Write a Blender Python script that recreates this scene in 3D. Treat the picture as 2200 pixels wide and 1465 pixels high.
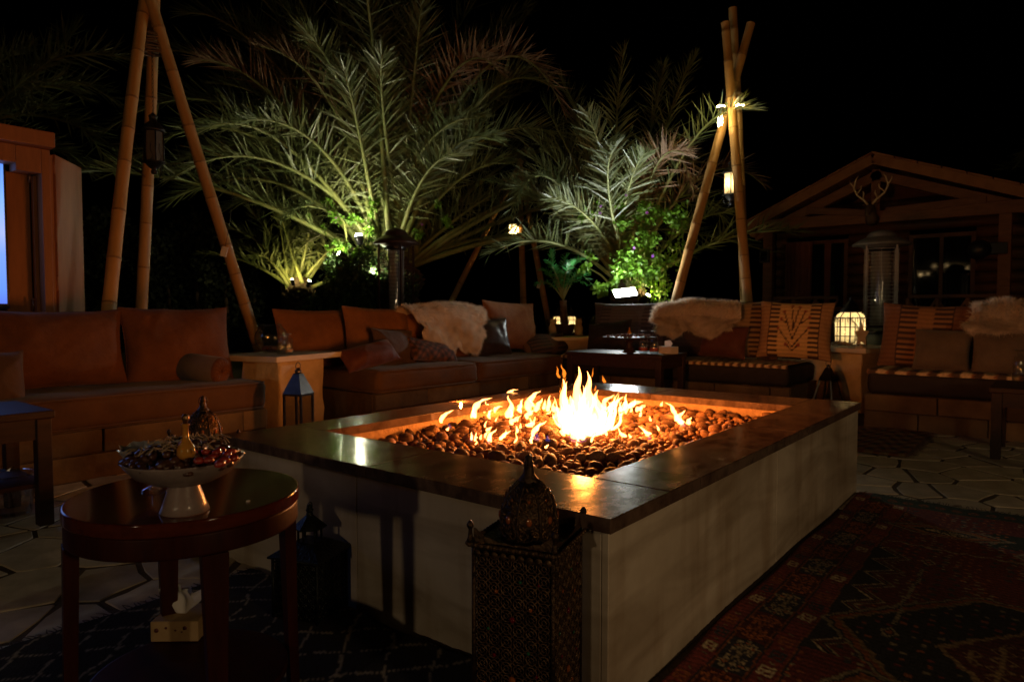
import bpy, bmesh, math, random
import numpy as np
from mathutils import Vector, Matrix, noise
random.seed(7); rng = np.random.default_rng(7)
for o in list(bpy.data.objects): bpy.data.objects.remove(o)
scene = bpy.context.scene; COL = scene.collection
R = math.radians; PI = math.pi

# ------------------------------------------------------------------ camera
YAW, PITCH, FPX = .67126, .0428, 1468.2
FW = np.array([math.cos(YAW)*math.cos(PITCH), math.sin(YAW)*math.cos(PITCH), -math.sin(PITCH)])
RT = np.array([math.sin(YAW), -math.cos(YAW), 0.]); UP = np.cross(RT, FW)
CAM = np.array([0., 0., 1.])
cd = bpy.data.cameras.new('camera'); cam = bpy.data.objects.new('camera', cd); COL.objects.link(cam)
cam.matrix_world = Matrix(((RT[0], UP[0], -FW[0], 0), (RT[1], UP[1], -FW[1], 0), (RT[2], UP[2], -FW[2], 1), (0, 0, 0, 1)))
cd.sensor_width = 36; cd.lens = 36*FPX/2200; cd.clip_start = .05; cd.clip_end = 500
cd.dof.use_dof = True; cd.dof.focus_distance = 2.3; cd.dof.aperture_fstop = 5.0
scene.camera = cam
# ------------------------------------------------------------------ world (night sky)
w = bpy.data.worlds.new('World'); scene.world = w; w.use_nodes = True
nt = w.node_tree; nt.nodes.clear()
sky = nt.nodes.new('ShaderNodeTexSky'); sky.sky_type = 'NISHITA'; sky.sun_disc = False
sky.sun_elevation = R(-5); sky.sun_rotation = R(200)
bg = nt.nodes.new('ShaderNodeBackground'); bg.inputs['Strength'].default_value = .008
ow = nt.nodes.new('ShaderNodeOutputWorld')
nt.links.new(sky.outputs[0], bg.inputs[0]); nt.links.new(bg.outputs[0], ow.inputs[0])
# ------------------------------------------------------------------ colour, render
scene.view_settings.view_transform = 'Standard'; scene.view_settings.look = 'None'
scene.view_settings.gamma = 1; scene.view_settings.exposure = 0
scene.render.engine = 'CYCLES'
cy = scene.cycles; cy.use_denoising = True; cy.denoiser = 'OPENIMAGEDENOISE'
cy.max_bounces = 7; cy.diffuse_bounces = 3; cy.glossy_bounces = 3; cy.transparent_max_bounces = 24
cy.sample_clamp_indirect = 4; cy.caustics_reflective = False; cy.caustics_refractive = False
# ------------------------------------------------------------------ measuring helpers: a photo pixel to a point of a plane
def ray(x, y): return FW + RT*(x-1100)/FPX - UP*(y-732.5)/FPX
def PZ(x, y, z): d = ray(x, y); return CAM + d*((z-1)/d[2])
def PX(x, y, v): d = ray(x, y); return CAM + d*(v/d[0])
def PY(x, y, v): d = ray(x, y); return CAM + d*(v/d[1])
def PD(x, y, dep): return CAM + ray(x, y)*dep
# ------------------------------------------------------------------ lamps
def lamp(name, kind, loc, power, col, size=.05, **k):
    l = bpy.data.lights.new(name, kind); l.energy = power; l.color = col
    if kind in ('POINT', 'SPOT'): l.shadow_soft_size = size
    o = bpy.data.objects.new(name, l); COL.objects.link(o); o.location = loc
    if kind == 'SPOT':
        l.spot_size = k['ang']; l.spot_blend = .8
        o.rotation_euler = (Vector(k['to'])-Vector(loc)).to_track_quat('-Z', 'Y').to_euler()
    return o
FC = PZ(1258, 905, .46)
FIRE = (1., .29, .045)
for (px, py, z, pw) in ((1258, 905, .62, 26), (1255, 900, .76, 32), (1080, 884, .54, 5), (990, 880, .52, 4), (1165, 872, .54, 5), (1330, 875, .54, 5), (1455, 893, .53, 5), (1070, 935, .51, 2.5), (1390, 930, .51, 2.5)):
    q = PZ(px, py, .46); lamp('fire_light', 'POINT', (q[0], q[1], z), pw, FIRE, .05 if pw > 20 else .006)
# lanterns on the tables behind the photographer
lamp('lantern_light', 'POINT', (-3.55, .15, 1.30), 46, (1, .72, .41), .07)
lamp('lantern_light', 'POINT', (.4, -3.6, 1.6), 96, (1, .66, .33), .25)

# ------------------------------------------------------------------ materials
MATS = {}
def mat(name, c1, c2=None, scale=6, rough=.6, metal=0, bump=0, bscale=40, stretch=(1, 1, 1), sheen=0, vary=0, coat=0, attr=None,
        detail=6, ramp=(.35, .65), rough2=None, spec=.5, trans=0, emit=None):
    m = bpy.data.materials.new(name); m.use_nodes = True; n = m.node_tree.nodes; L = m.node_tree.links
    b = n['Principled BSDF']; b.inputs['Roughness'].default_value = rough; b.inputs['Metallic'].default_value = metal
    b.inputs['Specular IOR Level'].default_value = spec
    if sheen: b.inputs['Sheen Weight'].default_value = sheen; b.inputs['Sheen Roughness'].default_value = .5
    if coat: b.inputs['Coat Weight'].default_value = coat; b.inputs['Coat Roughness'].default_value = .08
    tc = n.new('ShaderNodeTexCoord'); mp = n.new('ShaderNodeMapping'); mp.inputs['Scale'].default_value = stretch
    L.new(tc.outputs['Object'], mp.inputs[0])
    nz = n.new('ShaderNodeTexNoise'); nz.inputs['Scale'].default_value = scale; nz.inputs['Detail'].default_value = detail
    nz.inputs['Roughness'].default_value = .65
    L.new(mp.outputs[0], nz.inputs[0])
    if attr:
        a = n.new('ShaderNodeAttribute'); a.attribute_name = attr; src = a.outputs['Color']
        mx = n.new('ShaderNodeMix'); mx.data_type = 'RGBA'; mx.blend_type = 'MULTIPLY'; mx.inputs[0].default_value = .6
        L.new(src, mx.inputs[6]); L.new(nz.outputs['Color'], mx.inputs[7])
        g = n.new('ShaderNodeHueSaturation'); g.inputs['Value'].default_value = 1.5
        g.inputs['Saturation'].default_value = 1
        bw = n.new('ShaderNodeRGBToBW'); L.new(nz.outputs['Color'], bw.inputs[0]); L.new(bw.outputs[0], mx.inputs[7])
        L.new(mx.outputs[2], g.inputs['Color']); L.new(g.outputs[0], b.inputs['Base Color'])
    else:
        cr = n.new('ShaderNodeValToRGB'); cr.color_ramp.elements[0].position = ramp[0]; cr.color_ramp.elements[1].position = ramp[1]
        cr.color_ramp.elements[0].color = (*c1, 1); cr.color_ramp.elements[1].color = (*(c2 or c1), 1)
        L.new(nz.outputs['Fac'], cr.inputs[0]); out = cr.outputs[0]
        if vary:
            oi = n.new('ShaderNodeObjectInfo'); hs = n.new('ShaderNodeHueSaturation'); mr = n.new('ShaderNodeMapRange')
            mr.inputs[3].default_value = 1-vary; mr.inputs[4].default_value = 1+vary
            L.new(oi.outputs['Random'], mr.inputs[0]); L.new(mr.outputs[0], hs.inputs['Value']); L.new(out, hs.inputs['Color']); out = hs.outputs[0]
        L.new(out, b.inputs['Base Color'])
    if rough2 is not None:
        mr = n.new('ShaderNodeMapRange'); mr.inputs[1].default_value = .35; mr.inputs[2].default_value = .65
        mr.inputs[3].default_value = rough; mr.inputs[4].default_value = rough2
        L.new(nz.outputs['Fac'], mr.inputs[0]); L.new(mr.outputs[0], b.inputs['Roughness'])
    if bump:
        bn = n.new('ShaderNodeTexNoise'); bn.inputs['Scale'].default_value = bscale; bn.inputs['Detail'].default_value = 5
        L.new(mp.outputs[0], bn.inputs[0]); bp = n.new('ShaderNodeBump'); bp.inputs['Strength'].default_value = bump
        bp.inputs['Distance'].default_value = .01; L.new(bn.outputs['Fac'], bp.inputs['Height']); L.new(bp.outputs[0], b.inputs['Normal'])
    if trans:
        out = n['Material Output']; tr = n.new('ShaderNodeBsdfTranslucent'); ms = n.new('ShaderNodeMixShader'); ms.inputs[0].default_value = trans
        src = b.inputs['Base Color'].links[0].from_socket; L.new(src, tr.inputs[0])
        L.new(b.outputs[0], ms.inputs[1]); L.new(tr.outputs[0], ms.inputs[2]); L.new(ms.outputs[0], out.inputs[0])
    if emit: b.inputs['Emission Color'].default_value = (*emit[0], 1); b.inputs['Emission Strength'].default_value = emit[1]
    MATS[name] = m; return m
def emitter(name, col, s):
    m = bpy.data.materials.new(name); m.use_nodes = True; n = m.node_tree.nodes; n.clear()
    e = n.new('ShaderNodeEmission'); e.inputs[0].default_value = (*col, 1); e.inputs[1].default_value = s
    o = n.new('ShaderNodeOutputMaterial'); m.node_tree.links.new(e.outputs[0], o.inputs[0]); MATS[name] = m; return m
def thin_glass(name, tint=(1, 1, 1), rough=.02, fac=1.0):
    m = bpy.data.materials.new(name); m.use_nodes = True; n = m.node_tree.nodes; n.clear(); L = m.node_tree.links
    t = n.new('ShaderNodeBsdfTransparent'); t.inputs[0].default_value = (*tint, 1)
    g = n.new('ShaderNodeBsdfGlossy'); g.inputs['Roughness'].default_value = rough
    f = n.new('ShaderNodeFresnel'); ge = n.new('ShaderNodeNewGeometry'); io = n.new('ShaderNodeMapRange'); io.inputs[3].default_value = 1.5; io.inputs[4].default_value = 1/1.5
    L.new(ge.outputs['Backfacing'], io.inputs[0]); L.new(io.outputs[0], f.inputs[0])      # a thin wall: the same reflection from both sides
    mu = n.new('ShaderNodeMath'); mu.operation = 'MULTIPLY'; mu.inputs[1].default_value = fac; L.new(f.outputs[0], mu.inputs[0])
    ms = n.new('ShaderNodeMixShader'); o = n.new('ShaderNodeOutputMaterial')
    L.new(mu.outputs[0], ms.inputs[0]); L.new(t.outputs[0], ms.inputs[1]); L.new(g.outputs[0], ms.inputs[2]); L.new(ms.outputs[0], o.inputs[0])
    MATS[name] = m; return m
mat('sand', (.20, .145, .09), (.26, .19, .12), 3, .9, bump=.5, bscale=25)
mat('mortar', (.075, .048, .024), (.12, .078, .042), 20, .95, bump=.5, bscale=80)
mat('flagstone', (.46, .37, .255), (.68, .57, .43), 7, .65, bump=.4, bscale=18, vary=.22, detail=9)
m = mat('marble', (.50, .41, .31), (.70, .61, .49), 2.6, .40, bump=.05, bscale=14, detail=10, ramp=(.30, .70), vary=.06, rough2=.6)
n = m.node_tree.nodes; L = m.node_tree.links; b = n['Principled BSDF']; tcx = n.new('ShaderNodeTexCoord'); mpx = n.new('ShaderNodeMapping'); mpx.inputs['Rotation'].default_value = (R(28), R(-28), 0); mpx.inputs['Scale'].default_value = (1.1, 1.1, 5.5)
L.new(tcx.outputs['Object'], mpx.inputs[0]); vn = n.new('ShaderNodeTexNoise'); vn.inputs['Scale'].default_value = 1.3; vn.inputs['Detail'].default_value = 8; vn.inputs['Distortion'].default_value = .8; L.new(mpx.outputs[0], vn.inputs[0])
vr = n.new('ShaderNodeValToRGB'); vr.color_ramp.elements[0].position = .33; vr.color_ramp.elements[0].color = (.42, .35, .28, 1); vr.color_ramp.elements[1].position = .58; vr.color_ramp.elements[1].color = (1, 1, 1, 1); L.new(vn.outputs['Fac'], vr.inputs[0])
dn = n.new('ShaderNodeTexNoise'); dn.inputs['Scale'].default_value = 9; dn.inputs['Detail'].default_value = 10; mpz = n.new('ShaderNodeMapping'); mpz.inputs['Scale'].default_value = (1, 1, .12); L.new(tcx.outputs['Object'], mpz.inputs[0]); L.new(mpz.outputs[0], dn.inputs[0])
dr = n.new('ShaderNodeValToRGB'); dr.color_ramp.elements[0].position = .30; dr.color_ramp.elements[0].color = (.66, .56, .46, 1); dr.color_ramp.elements[1].position = .50; dr.color_ramp.elements[1].color = (1, 1, 1, 1); L.new(dn.outputs['Fac'], dr.inputs[0])
m1 = n.new('ShaderNodeMix'); m1.data_type = 'RGBA'; m1.blend_type = 'MULTIPLY'; m1.inputs[0].default_value = .6; m2 = n.new('ShaderNodeMix'); m2.data_type = 'RGBA'; m2.blend_type = 'MULTIPLY'; m2.inputs[0].default_value = .7
L.new(b.inputs['Base Color'].links[0].from_socket, m1.inputs[6]); L.new(vr.outputs[0], m1.inputs[7]); L.new(m1.outputs[2], m2.inputs[6]); L.new(dr.outputs[0], m2.inputs[7]); L.new(m2.outputs[2], b.inputs['Base Color'])
mat('coping', (.070, .040, .027), (.150, .093, .066), 11, .11, bump=.003, bscale=90, detail=12, ramp=(.40, .60), rough2=.17, vary=.10, spec=.25, stretch=(1, 1.6, 1))
mat('plaster', (.36, .20, .09), (.50, .30, .15), 25, .85, bump=.8, bscale=60)
mat('pebble', (.085, .040, .019), (.27, .135, .068), 9, .6, bump=.2, bscale=90, vary=.6, spec=.22)
mat('ash', (.02, .018, .016), (.05, .04, .03), 30, .95)
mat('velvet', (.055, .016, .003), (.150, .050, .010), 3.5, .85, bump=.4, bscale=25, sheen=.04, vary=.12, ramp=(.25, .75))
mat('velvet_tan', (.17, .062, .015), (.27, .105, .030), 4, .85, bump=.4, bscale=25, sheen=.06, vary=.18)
mat('seat_fabric', (.085, .038, .012), (.125, .056, .020), 4, .88, bump=.25, bscale=20, sheen=.08, vary=.08)
mat('taupe', (.11, .075, .05), (.15, .105, .07), 6, .8, bump=.3, bscale=30, sheen=.15)
mat('brown_cloth', (.06, .03, .015), (.09, .045, .025), 6, .8, bump=.3, bscale=30, sheen=.1)
mat('rust_cloth', (.075, .018, .008), (.12, .03, .012), 8, .75, bump=.3, bscale=30, sheen=.1)
mat('leather', (.03, .022, .02), (.05, .035, .03), 10, .30, bump=.25, bscale=40)
mat('dark_cloth', (.02, .013, .011), (.03, .02, .016), 10, .8, bump=.3, bscale=40)
mat('kilim', (1, 1, 1), rough=.9, attr='Col', scale=60, bump=.5, bscale=160)
mat('rug_wool', (1, 1, 1), rough=.95, attr='Col', scale=45, bump=.7, bscale=220)
mat('fleece', (.80, .68, .55), (.90, .80, .68), 9, .8, vary=.02, trans=.25)
mat('hide', (.5, .4, .3), (.6, .48, .36), 9, .9)
mat('bamboo', (.30, .155, .042), (.46, .26, .085), 5, .55, bump=.15, bscale=20, stretch=(1, 1, .25), vary=.12, ramp=(.25, .7))
mat('bamboo_node', (.16, .08, .024), (.30, .16, .05), 20, .65)
mat('rope', (.12, .08, .05), rough=.9)
mat('iron', (.012, .011, .011), (.03, .026, .024), 20, .42, metal=.6, bump=.2, bscale=60)
mat('brass', (.12, .065, .03), (.26, .15, .07), 30, .38, metal=.9, bump=.3, bscale=90)
mat('dark_brass', (.03, .018, .011), (.085, .05, .028), 40, .42, metal=.8, bump=.5, bscale=110)
mat('aged_brass', (.055, .030, .015), (.15, .085, .042), 35, .46, metal=.6, bump=.5, bscale=120)
mat('verdigris', (.012, .014, .012), (.03, .034, .028), 40, .40, metal=.7, bump=.5, bscale=110)
mat('steel', (.11, .10, .10), (.18, .17, .165), 12, .32, metal=1)
mat('heater_brown', (.045, .022, .015), (.06, .03, .02), 10, .35, metal=.3)
mat('heater_grey', (.24, .24, .25), (.32, .32, .33), 10, .4, metal=.3)
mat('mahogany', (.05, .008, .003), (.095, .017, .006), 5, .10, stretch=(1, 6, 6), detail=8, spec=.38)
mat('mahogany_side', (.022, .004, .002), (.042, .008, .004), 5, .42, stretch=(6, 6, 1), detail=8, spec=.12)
mat('dark_wood', (.020, .009, .005), (.04, .018, .010), 6, .55, stretch=(1, 8, 8), spec=.3)
mat('cabin_wood', (.115, .038, .012), (.18, .065, .022), 5, .6, stretch=(1, 1, 6), bump=.3, bscale=20, vary=.25)
mat('roof_wood', (.22, .088, .030), (.30, .125, .048), 5, .7, stretch=(5, 1, 1), bump=.3, bscale=20, vary=.2)
mat('tan_wood', (.21, .068, .013), (.27, .092, .021), 4, .55, stretch=(6, 6, .8), bump=.1, bscale=20, vary=.06)
mat('curtain', (.16, .085, .05), (.22, .12, .07), 4, .85)
mat('red_curtain', (.16, .05, .035), (.22, .075, .05), 4, .85)
mat('sandstone', (.50, .36, .20), (.66, .50, .31), 6, .8, bump=.5, bscale=22, vary=.12)
mat('slab_stone', (.58, .46, .30), (.68, .56, .40), 8, .6, bump=.15, bscale=30)
mat('bench_stone', (.11, .066, .028), (.20, .125, .06), 4, .85, bump=.5, bscale=20, vary=.35)
mat('palm_leaf', (.075, .105, .034), (.16, .175, .066), 3, .45, vary=.3, trans=.18)
mat('palm_leaf_dry', (.17, .10, .05), (.25, .15, .08), 5, .6, vary=.2, trans=.15)
mat('palm_stem', (.13, .165, .04), (.21, .21, .065), 6, .5, vary=.12)
mat('palm_bark', (.07, .045, .028), (.13, .085, .05), 12, .9, bump=.9, bscale=25)
mat('ivy', (.085, .20, .012), (.15, .30, .025), 12, .45, vary=.1, trans=.4)
mat('bush', (.02, .045, .010), (.045, .085, .02), 8, .5, trans=.2)
mat('hedge', (.012, .02, .009), (.03, .04, .016), 3, .7)
mat('flower', (.30, .06, .42), (.4, .10, .5), 5, .6, trans=.3)
mat('cycad', (.03, .20, .045), (.07, .34, .09), 10, .35, trans=.25)
mat('amber', (.55, .24, .03), (.68, .32, .05), 10, .10, coat=.5, trans=.25)
mat('frosted', (.34, .26, .24), (.44, .35, .32), 30, .30, bump=.1, bscale=60, coat=.3, trans=.35)
mat('foil', (.6, .6, .66), (.8, .8, .85), 10, .22, metal=.5)
mat('fruit_dark', (.03, .012, .008), (.09, .035, .018), 30, .28, bump=.4, bscale=80, coat=.3)
mat('fruit_red', (.22, .015, .010), (.40, .04, .02), 20, .22, bump=.3, bscale=80, coat=.3)
mat('shreds', (.32, .22, .12), (.45, .33, .2), 20, .7)
mat('tissue', (.75, .72, .68), rough=.9, trans=.3)
mat('card', (.34, .22, .10), (.40, .27, .13), 20, .7)
mat('maroon', (.09, .02, .02), rough=.6)
mat('wax', (.8, .7, .5), rough=.5, trans=.4)
mat('antler', (.70, .52, .32), (.8, .62, .4), 8, .6)
mat('deer', (.10, .06, .035), (.15, .09, .05), 12, .85, bump=.5, bscale=60)
mat('figurine', (.42, .31, .18), (.52, .4, .25), 10, .75, bump=.3, bscale=40)
mat('black', (.012, .012, .013), rough=.4)
mat('gold_frame', (.35, .22, .05), (.42, .28, .08), 10, .5)
mat('label_red', (.25, .04, .03), rough=.5)
mat('white_box', (.55, .5, .46), rough=.5)
m = mat('gem_amber', (.30, .08, .015), rough=.05, coat=1); mat('gem_red', (.14, .004, .012), rough=.06, coat=1); mat('gem_green', (.02, .12, .06), rough=.08, coat=1)
mat('dark_pane', (.008, .008, .009), rough=.04, spec=.8)
mat('lantern_glass', (.86, .78, .60), rough=.4, trans=.75)
thin_glass('clear_glass', (.97, .975, .965), .03, fac=2.4); thin_glass('smoke_glass', (.62, .60, .56), fac=1.6); thin_glass('film', (.9, .9, .95), .12, 3.0)
emitter('flood_led', (.93, .98, .94), 400); emitter('spot_led', (1., .95, .62), 640); emitter('uplight_led', (1., .82, .34), 620)
emitter('fairy_led', (1., .80, .36), 200); emitter('festoon_led', (1., .66, .28), 26); emitter('candle_flame', (1., .74, .36), 60); emitter('tv_off', (0.1, .2, .6), 1)
# flame: optically thin gas, so brightest where the tongue is deep and thin at its rim
fm = bpy.data.materials.new('flame'); fm.use_nodes = True; n = fm.node_tree.nodes; n.clear(); L = fm.node_tree.links
lw = n.new('ShaderNodeLayerWeight'); lw.inputs[0].default_value = .5
mr = n.new('ShaderNodeMapRange'); mr.inputs[1].default_value = .0; mr.inputs[2].default_value = 1.; mr.inputs[3].default_value = 4.6; mr.inputs[4].default_value = 0
L.new(lw.outputs['Facing'], mr.inputs[0])
e = n.new('ShaderNodeEmission'); e.inputs[0].default_value = (1., .345, .085, 1); L.new(mr.outputs[0], e.inputs[1])
t = n.new('ShaderNodeBsdfTransparent'); ms = n.new('ShaderNodeAddShader'); L.new(t.outputs[0], ms.inputs[0]); L.new(e.outputs[0], ms.inputs[1])
o = n.new('ShaderNodeOutputMaterial'); L.new(ms.outputs[0], o.inputs[0]); MATS['flame'] = fm
def flame_variant(name, col, hi, lo):
    m = fm.copy(); m.name = name; m.node_tree.nodes['Emission'].inputs[0].default_value = (*col, 1)
    q = [x for x in m.node_tree.nodes if x.type == 'MAP_RANGE'][0]; q.inputs[3].default_value = hi; q.inputs[4].default_value = lo
    MATS[name] = m
flame_variant('flame_orange', (1., .22, .015), .8, .1); flame_variant('flame_blue', (.10, .16, 1.), .10, .0)
# tv screen: a photo of a blue sky over water, dim warm lights near its middle
m = bpy.data.materials.new('tv_screen'); m.use_nodes = True; n = m.node_tree.nodes; n.clear(); L = m.node_tree.links
tc = n.new('ShaderNodeTexCoord'); sx = n.new('ShaderNodeSeparateXYZ'); L.new(tc.outputs['Generated'], sx.inputs[0])
cr = n.new('ShaderNodeValToRGB'); els = cr.color_ramp.elements
els[0].position = 0; els[0].color = (.10, .18, .75, 1); els[1].position = 1; els[1].color = (.10, .26, .95, 1)
for p, c in ((.1, (.12, .26, .85)), (.35, (.18, .32, .9)), (.5, (.34, .42, .9)), (.75, (.2, .4, 1.))):
    x = els.new(p); x.color = (*c, 1)
L.new(sx.outputs[2], cr.inputs[0]); e = n.new('ShaderNodeEmission'); e.inputs[1].default_value = 1.35; L.new(cr.outputs[0], e.inputs[0])
o = n.new('ShaderNodeOutputMaterial'); L.new(e.outputs[0], o.inputs[0]); MATS['tv_screen'] = m

# ------------------------------------------------------------------ mesh building
class MB:
    def __init__(s): s.v = []; s.f = []; s.sm = []; s.mi = []; s.m = 0
    def add(s, vs, fs, smooth=True):
        b = len(s.v); s.v += [tuple(map(float, x)) for x in vs]
        for f in fs: s.f.append(tuple(i+b for i in f)); s.sm.append(smooth); s.mi.append(s.m)
        return s
    def box(s, x0, x1, y0, y1, z0, z1):
        return s.add([(x0, y0, z0), (x1, y0, z0), (x1, y1, z0), (x0, y1, z0), (x0, y0, z1), (x1, y0, z1), (x1, y1, z1), (x0, y1, z1)],
                     [(3, 2, 1, 0), (4, 5, 6, 7), (0, 1, 5, 4), (1, 2, 6, 5), (2, 3, 7, 6), (3, 0, 4, 7)], False)
    def bar(s, a, b, w, h, up=(0, 0, 1)):
        a, b = Vector(a), Vector(b); d = (b-a).normalized(); sd = d.cross(Vector(up))
        if sd.length < 1e-3: sd = d.cross(Vector((1, 0, 0)))
        sd.normalize(); u = sd.cross(d); vs = []
        for p in (a, b):
            for i, j in ((-1, -1), (1, -1), (1, 1), (-1, 1)): vs.append(p+sd*w/2*i+u*h/2*j)
        return s.add(vs, [(3, 2, 1, 0), (4, 5, 6, 7), (0, 1, 5, 4), (1, 2, 6, 5), (2, 3, 7, 6), (3, 0, 4, 7)], False)
    def tube(s, pts, rad, n=8, cap=True, closed=False):
        pts = [Vector(p) for p in pts]; N = len(pts)
        rad = rad if hasattr(rad, '__len__') else [rad]*N; vs = []; u = None
        for i, p in enumerate(pts):
            t = (pts[(i+1) % N] if closed else pts[min(i+1, N-1)])-(pts[i-1] if (closed or i) else pts[0])
            t = t.normalized()
            if u is None: u = t.orthogonal().normalized()
            u = (u-t*u.dot(t)).normalized(); v = t.cross(u)
            for k in range(n): a = 2*PI*k/n; vs.append(p+(u*math.cos(a)+v*math.sin(a))*rad[i])
        fs = []
        for i in range(N if closed else N-1):
            for k in range(n): fs.append((i*n+k, i*n+(k+1) % n, ((i+1) % N)*n+(k+1) % n, ((i+1) % N)*n+k))
        if cap and not closed: fs += [tuple(range(n))[::-1], tuple((N-1)*n+k for k in range(n))]
        return s.add(vs, fs)
    def lathe(s, prof, n=24, c=(0, 0, 0), smooth=True, rmod=None, phase=0):
        vs = []; fs = []
        for (r_, z) in prof:
            for k in range(n):
                a = 2*PI*k/n+phase; q = r_*(rmod(a) if rmod else 1); vs.append((c[0]+q*math.cos(a), c[1]+q*math.sin(a), c[2]+z))
        for i in range(len(prof)-1):
            for k in range(n): fs.append((i*n+k, i*n+(k+1) % n, (i+1)*n+(k+1) % n, (i+1)*n+k))
        if prof[0][0] > 1e-4: fs.append(tuple(range(n))[::-1])
        if prof[-1][0] > 1e-4: fs.append(tuple((len(prof)-1)*n+k for k in range(n)))
        return s.add(vs, fs, smooth)
    def shell(s, prof, n=24, c=(0, 0, 0)):      # open profile, no caps
        b = len(s.f); s.lathe(prof, n, c)
        k = (prof[0][0] > 1e-4)+(prof[-1][0] > 1e-4)
        for _ in range(k): s.f.pop(); s.sm.pop(); s.mi.pop()
        return s
    def ball(s, c, r_, n=8, m_=5, sc=(1, 1, 1)):
        vs = [(c[0], c[1], c[2]-r_*sc[2])]; fs = []
        for i in range(1, m_):
            a = -PI/2+PI*i/m_
            for k in range(n): t = 2*PI*k/n; vs.append((c[0]+r_*sc[0]*math.cos(a)*math.cos(t), c[1]+r_*sc[1]*math.cos(a)*math.sin(t), c[2]+r_*sc[2]*math.sin(a)))
        vs.append((c[0], c[1], c[2]+r_*sc[2])); e_ = len(vs)-1
        for k in range(n):
            fs.append((0, 1+(k+1) % n, 1+k)); fs.append((e_, 1+(m_-2)*n+k, 1+(m_-2)*n+(k+1) % n))
            for i in range(m_-2): fs.append((1+i*n+k, 1+i*n+(k+1) % n, 1+(i+1)*n+(k+1) % n, 1+(i+1)*n+k))
        return s.add(vs, fs)
    def xf(s, M, start=0):
        for i in range(start, len(s.v)): s.v[i] = tuple(M @ Vector(s.v[i]))
        return s
    def build(s, name, m, parent=None, loc=None, bev=0, seg=2):
        me = bpy.data.meshes.new(name); me.from_pydata(s.v, [], s.f)
        for mm in (m if isinstance(m, (list, tuple)) else [m]): me.materials.append(MATS[mm])
        me.polygons.foreach_set('use_smooth', s.sm); me.polygons.foreach_set('material_index', s.mi); me.update()
        o = bpy.data.objects.new(name, me); COL.objects.link(o)
        if loc is not None: o.location = loc
        if parent is not None: o.parent = parent
        if bev:
            b = o.modifiers.new('bevel', 'BEVEL'); b.width = bev; b.segments = seg; b.limit_method = 'ANGLE'
            if seg > 1: b.harden_normals = False
        return o
def np_obj(name, V, F, m, parent=None, loc=None, smooth=True, col=None):
    me = bpy.data.meshes.new(name); me.from_pydata(V.tolist() if hasattr(V, 'tolist') else V, [], F.tolist() if hasattr(F, 'tolist') else F)
    me.materials.append(MATS[m]); me.polygons.foreach_set('use_smooth', [smooth]*len(me.polygons)); me.update()
    if col is not None:
        a = me.color_attributes.new('Col', 'FLOAT_COLOR', 'POINT')
        c4 = np.ones((len(V), 4), np.float32); c4[:, :3] = col; a.data.foreach_set('color', c4.ravel())
    o = bpy.data.objects.new(name, me); COL.objects.link(o)
    if loc is not None: o.location = loc
    if parent is not None: o.parent = parent
    return o
def tag(o, label, cat, group=None, kind=None):
    o['label'] = label; o['category'] = cat
    if group: o['group'] = group
    if kind: o['kind'] = kind
    return o
def thing(name, label, cat, loc=(0, 0, 0), rz=0, group=None):
    o = bpy.data.objects.new(name, None); COL.objects.link(o); o.location = loc; o.rotation_euler = (0, 0, rz); o.empty_display_size = .1
    return tag(o, label, cat, group)
def struct(o): o['kind'] = 'structure'; return o
def copy_part(o, parent, loc=None):
    c = o.copy(); COL.objects.link(c); c.parent = parent
    if loc is not None: c.location = loc
    return c
def copy_tree(o, label, loc, rz=None):
    kids = {}
    for x in bpy.data.objects: kids.setdefault(x.parent.name if x.parent else None, []).append(x)
    def rec(a, par):
        c = a.copy(); COL.objects.link(c); c.parent = par
        for k in kids.get(a.name, []): rec(k, c)
        return c
    c = rec(o, None); c.location = loc; c['label'] = label
    if rz is not None: c.rotation_euler[2] = rz
    return c
def grid_faces(n, m): # n x m verts, row-major
    i = np.arange((n-1)*(m-1)); a = (i//(m-1))*m+i % (m-1); return np.stack([a, a+1, a+m+1, a+m], 1)
def nz3(p, s=1., seed=0.): return noise.noise(Vector((p[0]*s+seed, p[1]*s-seed*.7, p[2]*s+seed*1.3)))
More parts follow.
